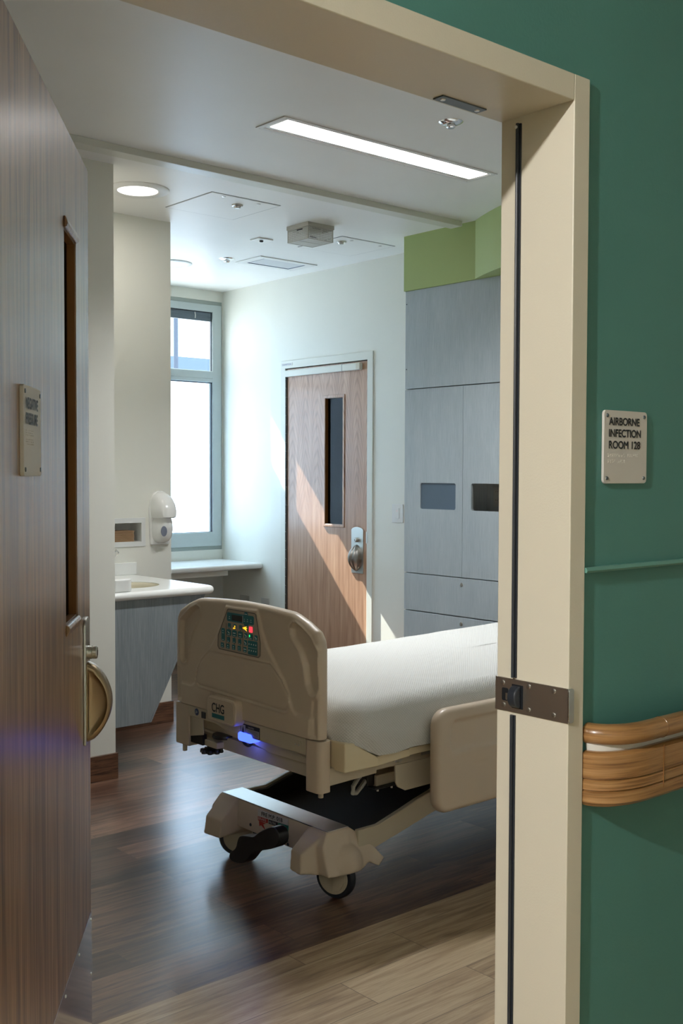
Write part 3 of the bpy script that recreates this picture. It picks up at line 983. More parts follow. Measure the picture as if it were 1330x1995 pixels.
B().box((4.790, yf0+.012, .948), (4.796, yf0+.028, 2.08)).build('edge_strip', 'alu', wn)
B().box((WX0+.09, YW+.018, .94), (4.812, YW+.021, 2.09)).build('frosted_pane', 'frost', wn, smooth=False, label='frosted lower window pane')
B().box((WX0+.09, YW+.024, 2.17), (4.812, YW+.027, 2.62)).build('clear_pane', 'clear', wn, smooth=False, label='clear upper window pane')
bl = B()
for k in range(7):
    z = 2.612-.009*k
    bl.box((WX0+.10, YW+.002, z-.003), (4.806, YW+.018, z))
bl.box((WX0+.10, YW+.002, 2.550), (4.806, YW+.018, 2.556))
bl.box((WX0+.10, YW+.006, 2.556), (4.806, YW+.014, 2.619))
blo = bl.build('blind', 'blind', wn, smooth=False, label='raised grey blind bunched under the head of the window')
B().tube([(4.66, YW+.004, 2.612), (4.665, YW+.003, 2.585), (4.662, YW+.003, 2.565)], .004, 8).build('blind_cord', 'white_matte', blo)

# ledge below the window
lg = root('window_ledge', 'white rounded window ledge below the window', 'shelf', (4.2, 6.75, .72))
b = B().box((3.333, 6.505, .695), (4.90, YW, .735))
b.build('ledge', 'solid', lg, bevel=.017, seg=5)
B().box((3.345, 6.56, .655), (4.62, 6.60, .694)).build('bracket', 'frame_white', lg, bevel=.002)
def outlet(name, x, y0, y1, z0, z1, mat, label, cat, holes=True, grp=None):
    o = root(name, label, cat, (x, (y0+y1)/2, (z0+z1)/2), group=grp)
    B().prism(rrect(y0, z0, y1, z1, .004), 'X', x-.006, x).build('plate', mat, o, bevel=.0015)
    if holes:
        for k in (0, 1):
            yc = y0+(y1-y0)*(.28+.44*k)
            s_ = B().prism(rrect(yc-.017, (z0+z1)/2-.020, yc+.017, (z0+z1)/2+.020, .010), 'X', x-.0075, x-.005).build('socket', 'white_matte', o)
            B().box((x-.0079, yc-.007, (z0+z1)/2-.002), (x-.0074, yc-.005, (z0+z1)/2+.008)).box((x-.0079, yc+.005, (z0+z1)/2-.002), (x-.0074, yc+.007, (z0+z1)/2+.008)).build('slots', 'ink', s_)
    return o
outlet('wall_outlet', 4.895, 6.672, 6.785, .36, .477, 'nickel', 'steel double outlet low in the window alcove', 'outlet')
outlet('blank_plate', XW, 6.416, 6.51, .36, .481, 'outlet_grey', 'plain grey wall plate low beside the small door', 'wall plate', False)
sw = root('light_switch', 'white light switch between small door and headwall cabinet', 'switch', (XW, 5.068, 1.145))
B().prism(rrect(5.018, 1.085, 5.118, 1.203, .004), 'X', XW-.007, XW).build('plate', 'white_plastic', sw, bevel=.0015)
rk = B().box((XW-.010, 5.050, 1.112), (XW-.0065, 5.086, 1.178)).build('rocker', 'white_plastic', sw, bevel=.001)
B().lathe([(.0018, 0), (.001, .001)], (XW-.010, 5.068, 1.160), (-1, 0, 0), 8).build('pilot_light', 'red_glow', rk)

# ------------------------------------------------------------------ small door
tf = sroot('trim_3', (XW, 5.79, 0))
b = B()
FX_ = XW-.010
b.box((FX_, 5.301, 0), (XW+.12, DY0+.002, 2.195))
b.box((FX_, DY1-.002, 0), (XW+.12, 6.272, 2.195))
b.box((FX_, DY0, DZ-.004), (XW+.12, DY1, 2.195))
b.build('frame', 'frame_white', tf, bevel=.002)
B().box((XW+.062, DY0, 0), (XW+.10, DY0+.015, DZ-.004)).box((XW+.062, DY1-.015, 0), (XW+.10, DY1, DZ-.004)).box((XW+.062, DY0, DZ-.018), (XW+.10, DY1, DZ-.004)).build('stop', 'frame_white', tf)
lb = B().prism(rrect(6.135, 2.158, 6.262, 2.180, .008), 'X', FX_-.0012, FX_).build('maker_label', 'label_white', tf, label='small oval label on the frame head')
text('HAMPTON', 'lettering', 'blue_dot', lb, (FX_-.0014, 6.248, 2.164), (0, -1, 0), (0, 0, 1), .010, .098)
lp = B().box((FX_-.002, DY0-.008, .94), (FX_+.002, DY0+.004, 1.015)).build('strike', 'nickel', tf)
d2 = sroot('door_2', (XW, DY1, 0))
LF = XW+.002      # leaf face
ly0, ly1 = DY0+.006, DY1-.014
gy0, gy1, gz0, gz1 = 5.602, 5.790, 1.048, 1.913
B().holed([(ly0, .012), (ly1, .012), (ly1, DZ-.010), (ly0, DZ-.010)], [(gy0, gz0), (gy1, gz0), (gy1, gz1), (gy0, gz1)], 'X', LF, LF+.045).build('leaf', 'oak_door', d2, smooth=False)
b = B().holed([(gy0-.016, gz0-.016), (gy1+.016, gz0-.016), (gy1+.016, gz1+.016), (gy0-.016, gz1+.016)], [(gy0+.003, gz0+.003), (gy1-.003, gz0+.003), (gy1-.003, gz1-.003), (gy0+.003, gz1-.003)], 'X', LF-.006, LF)
b.build('glazing_frame', 'oak_door', d2, bevel=.003)
b = B().box((LF, gy0, gz0), (LF+.045, gy0+.005, gz1)).box((LF, gy1-.005, gz0), (LF+.045, gy1, gz1)).box((LF, gy0, gz0), (LF+.045, gy1, gz0+.005)).box((LF, gy0, gz1-.005), (LF+.045, gy1, gz1))
b.build('glazing_stop', 'door_stop', d2)
B().box((LF+.020, gy0, gz0), (LF+.026, gy1, gz1)).build('pane', 'dark_glass', d2, smooth=False, label='dark glass slot pane')
# continuous hinge with its knuckles
b = B()
z = .02
while z < DZ-.02:
    b.cyl((XW-.006, DY1-.007, z), (XW-.006, DY1-.007, z+.060), .0058, 10)
    z += .064
b.box((LF-.003, DY1-.016, .02), (LF+.002, DY1-.003, DZ-.02))
b.build('hinge', 'hinge', d2)
# closer arm along the head
cl = B().box((LF-.030, 5.415, 2.080), (LF-.001, 6.205, 2.126)).build('closer_cover', 'frame_white', d2, bevel=.006, seg=3, label='white door closer cover along the top')
B().box((LF-.0315, 5.585, 2.0785), (LF-.001, 5.592, 2.1275)).build('joint', 'outlet_grey', cl, bevel=.001)
B().box((LF-.032, 5.408, 2.082), (LF-.002, 5.446, 2.124)).build('end_cap', 'trim', cl, bevel=.003)
pl2, P2_, cx2 = latchset(d2, 'nickel', 'bronze', LF, -1, 5.394, 5.512, .735, 1.042, 'x')
# almond paddle seen from the front, with long flutes
b = B()
n, m = 28, 20
vs, fs = [], []
zc0, zc1 = .748, .925
for i in range(n+1):
    t_ = i/n
    z = zc1+(zc0-zc1)*t_
    s_ = math.sin(PI*t_)**.62
    wd = .048*s_+.001
    out = .006+.060*s_
    for k in range(m+1):
        q = -1+2*k/m
        rib = .0055*math.cos(q*PI*3.5)*s_
        vs.append(P2_(cx2+.006+wd*q, .006+(out-.006)*(1-.55*abs(q)**1.8)+rib, z))
    vs.append(P2_(cx2+.006+wd, .004, z))
    vs.append(P2_(cx2+.006-wd, .004, z))
L_ = m+3
for i in range(n):
    for k in range(L_):
        fs.append((i*L_+k, i*L_+(k+1) % L_, (i+1)*L_+(k+1) % L_, (i+1)*L_+k))
fs += [tuple(range(L_)), tuple(n*L_+k for k in range(L_))]
b.raw(vs, fs).build('paddle', 'dark_nickel', pl2, angle=70, label='ribbed almond shaped push pull paddle')

# ------------------------------------------------------------------ headwall cabinet
XC = 4.569
hc = root('headwall_cabinet', 'tall pale blue grey laminate cabinet wall at the head of the bed', 'cabinet', (XC, 4.2, 0))
B().box((XC+.022, 2.0, 0), (XW-.002, 3.752, 2.465)).box((XC+.022, 4.668, 0), (XW-.002, 4.684, 2.465)).box((4.76, 3.752, 0), (XW-.002, 4.668, 2.465)).box((XC+.022, 3.752, 0), (4.76, 4.668, 1.0)).box((XC+.022, 3.752, 1.6), (4.76, 4.668, 2.465)).box((XC+.022, 3.752, 1.0), (4.76, 3.77, 1.6)).box((XC+.022, 4.205, 1.0), (4.76, 4.223, 1.6)).build('body', 'laminate', hc, smooth=False)
gp = .0028
B().box((XC, 3.290, 1.892+gp), (XC+.02, 4.682, 2.465)).build('upper_panel', 'laminate', hc, bevel=.0012)
def cdoor(y0, y1, wy0, wy1, glass, label):
    dd = B().holed([(y0+gp/2, .814+gp), (y1-gp/2, .814+gp), (y1-gp/2, 1.892-gp), (y0+gp/2, 1.892-gp)], rrect(wy0, 1.193, wy1, 1.344, .012), 'X', XC, XC+.02).build('door', 'laminate', hc, label=label, smooth=False)
    B().box((XC+.008, wy0-.01, 1.183), (XC+.012, wy1+.01, 1.354)).build('pane', glass, dd, smooth=False)
cdoor(4.219, 4.684, 4.272, 4.553, 'tint', 'cabinet door with a blue grey pane')
cdoor(3.754, 4.219, 3.80, 4.155, 'smoke', 'cabinet door with a see-through pane')
cdoor(3.289, 3.754, 3.33, 3.61, 'tint', 'cabinet door behind the door jamb')
for z0, z1 in ((.5945, .8125), (.36, .591), (.02, .357)):
    dw = B().box((XC, 3.289, z0+gp/2), (XC+.02, 4.682, z1-gp/2)).build('drawer', 'laminate', hc, bevel=.0012)
    B().lathe([(.012, 0), (.011, .003), (.007, .004), (.001, .0035)], (XC, 4.222, z1-.038), (-1, 0, 0), 20).build('lock', 'nickel', dw)
B().box((XC, 2.0, .02), (XC+.02, 3.286, 2.465)).build('side_panel', 'laminate', hc, bevel=.0012)
for z in (2.39, 2.01):
    B().lathe([(.004, 0), (.003, .001)], (XC, 4.672, z), (-1, 0, 0), 8).build('screw', 'ink', hc)
# medical outlets seen through the pane
for k, (yc, lab) in enumerate(((4.125, 'grey hospital outlet behind the cabinet pane at its left edge'), (4.062, 'grey hospital outlet behind the cabinet pane nearest the gas valve'))):
    o = root('medical_outlet', lab, 'outlet', (4.759, yc, 1.27), group='outlets inside the cabinet')
    B().prism(rrect(yc-.026, 1.212, yc+.026, 1.328, .004), 'X', 4.752, 4.759).build('plate', 'outlet_grey', o, bevel=.001)
    for zc in (1.246, 1.294):
        s_ = B().lathe([(.017, 0), (.0165, .0015)], (4.752, yc, zc), (-1, 0, 0), 20).build('socket', 'sign', o)
        B().box((4.7499, yc-.007, zc), (4.7504, yc-.005, zc+.008)).box((4.7499, yc+.005, zc), (4.7504, yc+.007, zc+.008)).build('slots', 'ink', s_)
gv_ = root('gas_valve', 'brass and chrome medical gas valve behind the cabinet pane', 'valve', (4.70, 3.99, 1.27))
B().cyl((4.76, 3.975, 1.268), (4.66, 3.975, 1.268), .012, 16).build('stem', 'chrome', gv_)
B().cyl((4.70, 4.02, 1.262), (4.70, 4.045, 1.262), .017, 20).cyl((4.70, 3.975, 1.265), (4.70, 4.02, 1.262), .008, 12).build('knob', 'brass', gv_, bevel=.002)
B().cyl((4.68, 3.975, 1.28), (4.68, 3.975, 1.36), .005, 10).build('tube', 'label_white', gv_)
B().cyl((4.68, 3.975, 1.235), (4.68, 3.975, 1.255), .011, 14).build('cap', 'blue_dot', gv_)
B().cyl((4.68, 3.975, 1.283), (4.68, 3.975, 1.295), .016, 18).build('collar', 'brass', gv_)
B().tube([(4.68, 3.93+.018*math.cos(a), 1.275+.018*math.sin(a)) for a in [2*PI*k/20 for k in range(20)]], .0045, 8, closed=True).build('ring', 'chrome', gv_)

# green bulkhead above: flat part and the bowed part
struct(B().box((4.556, 2.0, 2.466), (XW-.001, 4.684, CZ)), 'wall_bulkhead', 'green', smooth=False)
poly = [(4.556, 4.12)]
for k in range(33):
    y = 4.12-2.04*k/32
    poly.append((4.254+.2853*(y-3.1)**2, y))
poly.append((4.556, 2.08))
struct(B().prism(poly[1:], 'Z', 2.466, CZ), 'wall_soffit', 'green', angle=30)

# ------------------------------------------------------------------ sink counter
sk = root('sink_counter', 'white sink counter on a tapered slate grey apron', 'sink', (2.8, 4.85, .84))
# top with an oval basin cut-out
ct_z0, ct_z1 = .806, .844
out = [(2.518, 4.497), (3.035, 4.497)]
for k in range(1, 7):
    a = R(-90+90*k/6)
    out.append((3.035+.046*math.cos(a), 4.543+.046*math.sin(a)))
out += [(3.081, 5.280), (2.518, 5.280)]
bx, by, ba, bb_ = 2.755, 4.80, .178, .165
ell = [(bx+ba*math.cos(2*PI*k/40), by+bb_*math.sin(2*PI*k/40)) for k in range(40)]
ctp = B().holed(out, ell, 'Z', ct_z0, ct_z1).build('countertop', 'solid', sk, smooth=False)
vs, fs = [], []
rings = [(1.0, 0), (.97, -.02), (.9, -.07), (.7, -.115), (.35, -.13), (.05, -.132)]
for s_, dz in rings:
    for k in range(40):
        a = 2*PI*k/40
        vs.append((bx+ba*s_*math.cos(a), by+bb_*s_*math.sin(a), ct_z1-.003+dz))
for i in range(len(rings)-1):
    for k in range(40):
        fs.append((i*40+k, i*40+(k+1) % 40, (i+1)*40+(k+1) % 40, (i+1)*40+k))
fs.append(tuple(len(rings)*40-40+k for k in range(40)))
bs = B().raw(vs, fs).build('basin', 'basin', sk)
md = bs.modifiers.new('thick', 'SOLIDIFY'); md.thickness = .006; md.offset = 1
B().lathe([(.02, 0), (.018, .003), (.001, .002)], (bx, by, ct_z1-.135), (0, 0, 1), 20).build('drain', 'chrome', bs)
strip([(0, .844)]+[(.019*math.cos(R(q)), .825+.019*math.sin(R(q))) for q in range(80, -90, -10)]+[(0, .806)], out[:-1], 'front_edge', 'solid', sk, angle=50)
B().box((2.518, 5.262, ct_z1), (3.102, 5.2805, .911)).build('backsplash', 'solid', sk, bevel=.003)
b = B().prism(rrect(2.519, 4.500, 2.636, 4.80, .03, 6), 'Z', ct_z1, ct_z1+.062)
b.build('raised_ledge', 'solid', sk, bevel=.008, seg=4, label='raised white block on the counter beside the pier')
ap = B().prism([(2.518, .217), (2.722, .217), (3.018, .806), (2.518, .806)], 'Y', 4.505, 4.523).build('apron', 'apron', sk, bevel=.0012)
b = B().prism([(2.732, .217), (2.7225, .217), (3.0185, .806), (3.040, .806)], 'Y', 4.505, 4.523)
b.build('apron_edge', 'apron', sk, bevel=.001)
B().prism([(2.732, .217), (2.712, .217), (3.02, .806), (3.04, .806)], 'Y', 4.523, 5.28).build('side_panel', 'apron', sk)
B().box((2.518, 4.523, .217), (2.71, 5.28, .235)).build('bottom_panel', 'apron', sk)
fc = B().tube([(2.80, 5.20, ct_z1), (2.80, 5.20, 1.02), (2.80, 5.17, 1.08), (2.80, 5.09, 1.09), (2.80, 5.03, 1.05)], .012, 14).build('faucet', 'chrome', sk)
B().tube([(2.865, 5.21, ct_z1), (2.865, 5.21, .90)], .014, 14).tube([(2.865, 5.21, .90), (2.88, 5.19, .93), (2.915, 5.17, .965), (2.928, 5.165, .98), (2.932, 5.163, .972)], [.008, .007, .007, .008, .006], 10, flat=2.0).build('lever', 'chrome', sk)
# towel niche
nc = root('towel_niche', 'white framed niche in the wall above the sink', 'niche', (2.99, 5.28, 1.07))
ny0 = 5.281
B().holed([(2.820, .995), (3.165, .995), (3.165, 1.152), (2.820, 1.152)], [(2.851, 1.022), (3.139, 1.022), (3.139, 1.124), (2.851, 1.124)], 'Y', ny0-.007, ny0).build('frame', 'niche', nc, bevel=.0015)
b = B().box((2.850, ny0, 1.021), (3.140, ny0+.12, 1.0225)).box((2.850, ny0, 1.1235), (3.140, ny0+.12, 1.125)).box((2.850, ny0+.115, 1.021), (3.140, ny0+.12, 1.125)).box((2.85, ny0, 1.021), (2.8515, ny0+.12, 1.125)).box((3.1385, ny0, 1.021), (3.140, ny0+.12, 1.125))
b.build('box', 'niche', nc, smooth=False)
random.seed(4)
for k in range(10):
    z = 1.0227+.0060*k
    dx, dy = random.uniform(-.002, .002), random.uniform(-.002, .002)
    b = B().box((2.870+dx, ny0+.010+dy, z), (3.104+dx, ny0+.100, z+.0050))
    o = b.build('paper_towel', 'paper', None, bevel=.0018, seg=2)
    # object origin at the towel itself
    tag(o, 'folded brown paper towel in the stack inside the wall niche', 'paper towel', 'brown paper towels in the niche')
# soap dispenser
sd = root('soap_dispenser', 'white wall soap dispenser beside the window', 'soap dispenser', (3.27, 5.281, 1.14))
def blob(name, mat, prof, cx, y0, parent, power=2.6, n=28, **kw):
    """stack of rounded half sections: prof = (z, half width, depth)"""
    b = B()
    vs, fs = [], []
    for z, hw, dp in prof:
        for k in range(n+1):
            a = PI*k/n
            c_, s_ = math.cos(a), math.sin(a)
            vs.append((cx+hw*math.copysign(abs(c_)**(2/power), c_), y0-dp*abs(s_)**(2/power), z))
    m = n+1
    for i in range(len(prof)-1):
        for k in range(n):
            fs.append((i*m+k, i*m+k+1, (i+1)*m+k+1, (i+1)*m+k))
        fs.append((i*m+n, i*m, (i+1)*m, (i+1)*m+n))
    fs += [tuple(range(m)), tuple((len(prof)-1)*m+k for k in range(m))]
    return b.raw(vs, fs).build(name, mat, parent, **kw)
cxs = 3.256
blob('back_plate', 'white_plastic', [(1.000, .052, .012), (1.003, .060, .02), (1.06, .065, .022), (1.20, .069, .024), (1.255, .061, .022), (1.285, .042, .018), (1.297, .018, .010)], cxs, 5.281, sd, 3.0, angle=50)
hd = blob('hood', 'white_plastic', [(1.150, .058, .112), (1.156, .061, .126), (1.19, .064, .126), (1.225, .063, .112), (1.255, .056, .088), (1.278, .041, .058), (1.293, .018, .026)], cxs, 5.281, sd, 2.7, angle=50)
bd = blob('body', 'white_plastic', [(1.010, .024, .030), (1.022, .044, .062), (1.045, .054, .084), (1.085, .058, .095), (1.125, .055, .093), (1.152, .050, .084)], cxs, 5.281, sd, 2.4, angle=50)
pb = B().lathe([(.026, 0), (.0255, .004), (.001, .006)], (0, 0, 0), (0, 0, 1), 28)
pb.v = [(cxs-.026+p[0]*.62-p[2]*.45, 5.281-.0905-p[2]*1.0-p[0]*.22, 1.078+p[1]*1.1) for p in pb.v]
pb.build('lens', 'clear_plastic', bd, label='grey oval lens')
B().box((cxs-.052, 5.281-.064, 1.165), (cxs-.0485, 5.281-.050, 1.195)).build('slot', 'outlet_grey', hd)

# ================================================================== HOSPITAL BED
FX = 2.172
bed = root('hospital_bed', 'beige hospital bed with a teal keypad footboard', 'bed', (FX, 3.005, 0))
def lerp_poly(pts, z):
    for (a, b_) in zip(pts, pts[1:]):
        if min(a[1], b_[1]) <= z <= max(a[1], b_[1]) and abs(a[1]-b_[1]) > 1e-9:
            return a[0]+(b_[0]-a[0])*(z-a[1])/(b_[1]-a[1])
    return pts[-1][0]
def sdf(poly, px, py):
    """signed distance to a polygon, negative inside"""
    d = 1e9
    inside = False
    n = len(poly)
    for i in range(n):
        ax, ay = poly[i]
        bx_, by_ = poly[(i+1) % n]
        ex, ey = bx_-ax, by_-ay
        wx, wy = px-ax, py-ay
        t_ = max(0, min(1, (wx*ex+wy*ey)/(ex*ex+ey*ey+1e-12)))
        dx, dy = wx-ex*t_, wy-ey*t_
        d = min(d, dx*dx+dy*dy)
        if (ay > py) != (by_ > py) and px < (bx_-ax)*(py-ay)/(by_-ay)+ax:
            inside = not inside
    d = math.sqrt(d)
    return -d if inside else d
def sstep(a, b_, x):
    t_ = max(0, min(1, (x-a)/(b_-a)))
    return t_*t_*(3-2*t_)
YC = 3.0075
def mir(pts):
    return pts+[(2*YC-p[0], p[1]) for p in reversed(pts)]
# half outline, left side (larger y) from the bottom up to the crown
half = [(3.414, .571), (3.416, .70), (3.415, .850), (3.409, .880), (3.392, .906), (3.34, .932), (3.288, .951), (3.262, .957), (3.20, .961), (3.12, .965), (YC, .968)]
outline = half[:-1]+[(2*YC-p[0], p[1]) for p in reversed(half)]
bell = [(3.366, .500), (3.366, .643), (3.302, .642), (3.284, .650), (3.277, .666), (3.273, .698), (3.239, .745), (3.19, .783), (3.155, .825), (3.119, .883), (3.092, .944),
        (2.914, .946), (2.890, .885), (2.858, .829), (2.809, .775), (2.768, .730), (2.741, .679), (2.724, .646), (2.706, .634), (2.632, .634), (2.632, .500)]
inner = [(3.186, .777), (2.837, .776), (2.782, .736), (2.751, .694), (2.744, .656), (2.752, .643), (2.768, .639), (3.248, .651), (3.264, .658), (3.268, .670), (3.260, .705), (3.239, .737)]
hR = [(2.741, .906), (2.730, .922), (2.712, .925), (2.682, .912), (2.640, .886), (2.612, .848), (2.608, .730), (2.617, .710), (2.630, .706), (2.645, .711), (2.662, .737), (2.672, .794), (2.695, .840), (2.735, .877)]
hL = [(3.382, .735), (3.385, .835), (3.376, .869), (3.314, .914), (3.276, .929), (3.258, .925), (3.251, .912), (3.256, .892), (3.302, .840), (3.327, .785), (3.332, .742), (3.342, .722), (3.357, .716), (3.374, .722)]
slR = [(2.634, .694), (2.610, .699), (2.612, .576), (2.645, .576)]
slL = [(3.402, .700), (3.378, .692), (3.370, .580), (3.402, .576)]
def depth(y, z):
    e = -sdf(outline, y, z)
    if z < .60:   # bottom edge is square
        e = max(e, min(y-(2*YC-3.414), 3.414-y))
    d_ = 0
    r_ = .020
    if e < r_:
        q = 1-e/r_
        d_ += r_*(1-math.sqrt(max(0, 1-q*q)))
    d_ -= .0070*(1-sstep(-.003, .006, sdf(bell, y, z)))
    di = sdf(inner, y, z)
    d_ += .0032*math.exp(-(di/.0032)**2)-.0030*math.exp(-((di-.0065)/.0032)**2)
    for h_ in (hR, hL):
        d_ += .0135*(1-sstep(-.011, .004, sdf(h_, y, z)))
        d_ -= .0035*math.exp(-((sdf(h_, y, z)-.004)/.004)**2)
    for h_ in (slR, slL):
        d_ += .0055*(1-sstep(-.006, .001, sdf(h_, y, z)))
    return d_
NY, NZ = 210, 120
TH = .045
vs, fs = [], []
zs = [.571+(.968-.571)*(1-(1-j/NZ)**1.0) for j in range(NZ+1)]
def halfw(z):
    return lerp_poly([(p[0]-YC, p[1]) for p in half], z) if z < .9679 else .002
for j in range(NZ+1):
    z = zs[j]
    hw = max(halfw(z), .002)
    for i in range(NY+1):
        q = -1+2*i/NY
        q = math.sin(q*PI/2)*.35+q*.65
        y = YC+hw*q
        vs.append((FX+depth(y, z), y, z))
K = len(vs)
for j in range(NZ+1):
    z = zs[j]
    hw = max(halfw(z), .002)
    for i in range(NY+1):
        q = -1+2*i/NY
        q = math.sin(q*PI/2)*.35+q*.65
        y = YC+hw*q
        e = -sdf(outline, y, z)
        if z < .60:
            e = max(e, min(y-(2*YC-3.414), 3.414-y))
        r_ = .020
        dd = r_*(1-math.sqrt(max(0, 1-(1-e/r_)**2))) if e < r_ else 0
        vs.append((FX+TH-dd, y, z))
m = NY+1
for j in range(NZ):
    for i in range(NY):
        fs.append((j*m+i, j*m+i+1, (j+1)*m+i+1, (j+1)*m+i))
        fs.append((K+j*m+i, K+(j+1)*m+i, K+(j+1)*m+i+1, K+j*m+i+1))
    fs.append((j*m, (j+1)*m, K+(j+1)*m, K+j*m))
    fs.append((j*m+NY, K+j*m+NY, K+(j+1)*m+NY, (j+1)*m+NY))
for i in range(NY):
    fs.append((i, K+i, K+i+1, i+1))
    fs.append((NZ*m+i, NZ*m+i+1, K+NZ*m+i+1, K+NZ*m+i))
fb = B().raw(vs, fs).build('footboard', 'bed', bed, angle=70)

# keypad on the footboard
PX = FX-.0075
kp_poly = [(3.070, .9395), (3.076, .936), (3.132, .842), (3.134, .803), (3.126, .7935), (2.897, .7915), (2.888, .799), (2.8865, .841), (2.911, .934), (2.917, .938)]
kp = B().prism([(y, z) for y, z in kp_poly], 'X', PX-.0010, PX+.004).build('keypad', 'panel', fb, smooth=False, label='beige trapezoid keypad')
def closed_line(poly, x, r_, name, mat, parent):
    return B().tube([(x, y, z) for y, z in poly], r_, 5, closed=True).build(name, mat, parent)
cx0 = sum(p[0] for p in kp_poly)/len(kp_poly); cz0 = sum(p[1] for p in kp_poly)/len(kp_poly)
closed_line([(cx0+(p[0]-cx0)*.975, cz0+(p[1]-cz0)*.972) for p in kp_poly], PX-.0010, .0011, 'border_line', 'key_line', kp)
XK = PX-.0022
def key(y, z, w_, h, mat='key', glyph='glyph', kind=0, r_=.003):
    o = B().prism(rrect(y-w_/2, z-h/2, y+w_/2, z+h/2, min(r_, w_/2-.0005)), 'X', XK, PX-.0005).build('key', mat, kp)
    g = B()
    x = XK-.0003
    if kind == 1:      # wedge bed symbol
        g.prism([(y+.0065, z+.0052), (y-.0055, z-.001), (y-.0055, z-.003), (y+.001, z-.002), (y+.0065, z+.003)], 'X', x, XK)
    elif kind == 2:    # flat bed symbol
        g.box((x, y-.007, z), (XK, y+.007, z+.0028))
    elif kind == 3:    # arrow
        g.prism([(y-.003, z), (y, z+.0045), (y+.003, z)], 'X', x, XK)
    elif kind == 4:
        g.prism([(y-.0028, z+.001), (y, z-.003), (y+.0028, z+.001), (y+.002, z+.003), (y-.002, z+.003)], 'X', x, XK)
    g.box((x, y-w_*.26, z-h*.36), (XK, y+w_*.26, z-h*.28))
    g.build('symbol', glyph, o, smooth=False)
    return o
dp_ = B().prism(rrect(2.924, .8965, 3.076, .9265, .006), 'X', XK, PX-.0005).build('display_panel', 'key', kp)
B().prism(rrect(2.957, .921, 2.977, .936, .007), 'X', XK-.0002, PX-.0005).build('tab', 'key', dp_)
B().prism(rrect(2.953, .890, 2.978, .905, .006), 'X', XK-.0002, PX-.0005).build('tab', 'key', dp_)
B().prism(rrect(2.988, .901, 3.047, .9205, .001), 'X', XK-.0008, XK).build('display', 'screen', dp_, smooth=False)
B().box((XK-.0005, 2.9835, .8985), (XK, 2.9865, .9225)).build('divider', 'label_silver', dp_, smooth=False)
for y, wd in ((3.0605, .013), (2.9745, .010), (2.9575, .011), (2.938, .014)):
    o = B().prism(rrect(y-wd/2, .902, y+wd/2, .919, .002), 'X', XK-.0006, XK).build('key', 'key', dp_)
    B().box((XK-.0009, y-wd*.3, .905), (XK-.0006, y+wd*.3, .9065)).box((XK-.0009, y-wd*.15, .911), (XK-.0006, y+wd*.15, .9135)).build('symbol', 'glyph', o, smooth=False)
B().box((XK-.0006, 2.960, .9285), (XK-.0002, 2.974, .9305)).build('symbol', 'glyph', dp_, smooth=False)
for y, k in ((3.063, 0), (3.030, 9), (2.998, 0)):
    key(y, .8815, .0155, .0165, glyph='amber' if k else 'glyph', kind=4 if k else 0)
B().prism([(3.040, .8815-.007), (3.034, .8815-.003), (3.030, .8815-.008)], 'X', XK-.0012, XK-.0003).build('indicator', 'amber', kp, smooth=False)
k1 = key(2.966, .8810, .0175, .0175)
B().prism([(2.986, .882), (2.972, .8865), (2.962, .889), (2.968, .883), (2.958, .884), (2.966, .879), (2.960, .873), (2.972, .878)], 'X', XK-.0012, XK-.0003).build('indicator', 'amber', k1, smooth=False)
key(2.9405, .8810, .0185, .0190, mat='red_glow')
B().prism(rrect(3.090, .8260, 3.109, .8690, .004), 'X', XK+.0002, PX-.0005).build('key_plate', 'key', kp)
key(3.0995, .859, .018, .019, kind=3)
key(3.0995, .835, .018, .017)
for i, y in enumerate((3.0655, 3.0330, 3.0000)):
    key(y, .8575, .0255, .0225, kind=1 if i == 0 else 2, r_=.006)
key(2.9675, .8575, .017, .018, kind=1)
k2 = key(2.9405, .8570, .0225, .0195)
B().box((XK-.0012, 2.944, .8560), (XK-.0003, 2.9475, .8630)).build('indicator', 'green_glow', k2, smooth=False)
key(2.9120, .8560, .016, .018, kind=1)
for y in (3.068, 3.035, 3.003):
    key(y, .8335, .0165, .0180)
key(2.9700, .8335, .0165, .0185, kind=1)
for y in (3.104, 3.071, 3.038, 3.006):
    key(y, .8105, .0165, .0175, kind=3)
key(2.973, .8105, .0165, .0175, kind=2)
bb2 = B().prism(rrect(2.9045, .7975, 2.9560, .8440, .004), 'X', XK, PX-.0005).build('key_block', 'key', kp)
b = B()
for r_ in (0, 1):
    for c_ in range(4):
        y = 2.949-.0125*c_
        b.box((XK-.0003, y-.002, .830-.021*r_), (XK, y+.002, .8345-.021*r_))
b.box((XK-.0003, 2.906, .8205), (XK, 2.954, .8213))
b.build('symbol', 'glyph', bb2, smooth=False)
b = B()
for y in (3.0815, 2.9855):
    b.box((PX-.0016, y-.0005, .803), (PX-.0009, y+.0005, .888))
for y, in ((3.0655,), (3.033,), (3.0,)):
    b.box((PX-.0016, y-.0006, .815), (PX-.0009, y+.0006, .875))
b.build('connecting_lines', 'key_line', kp, smooth=False)

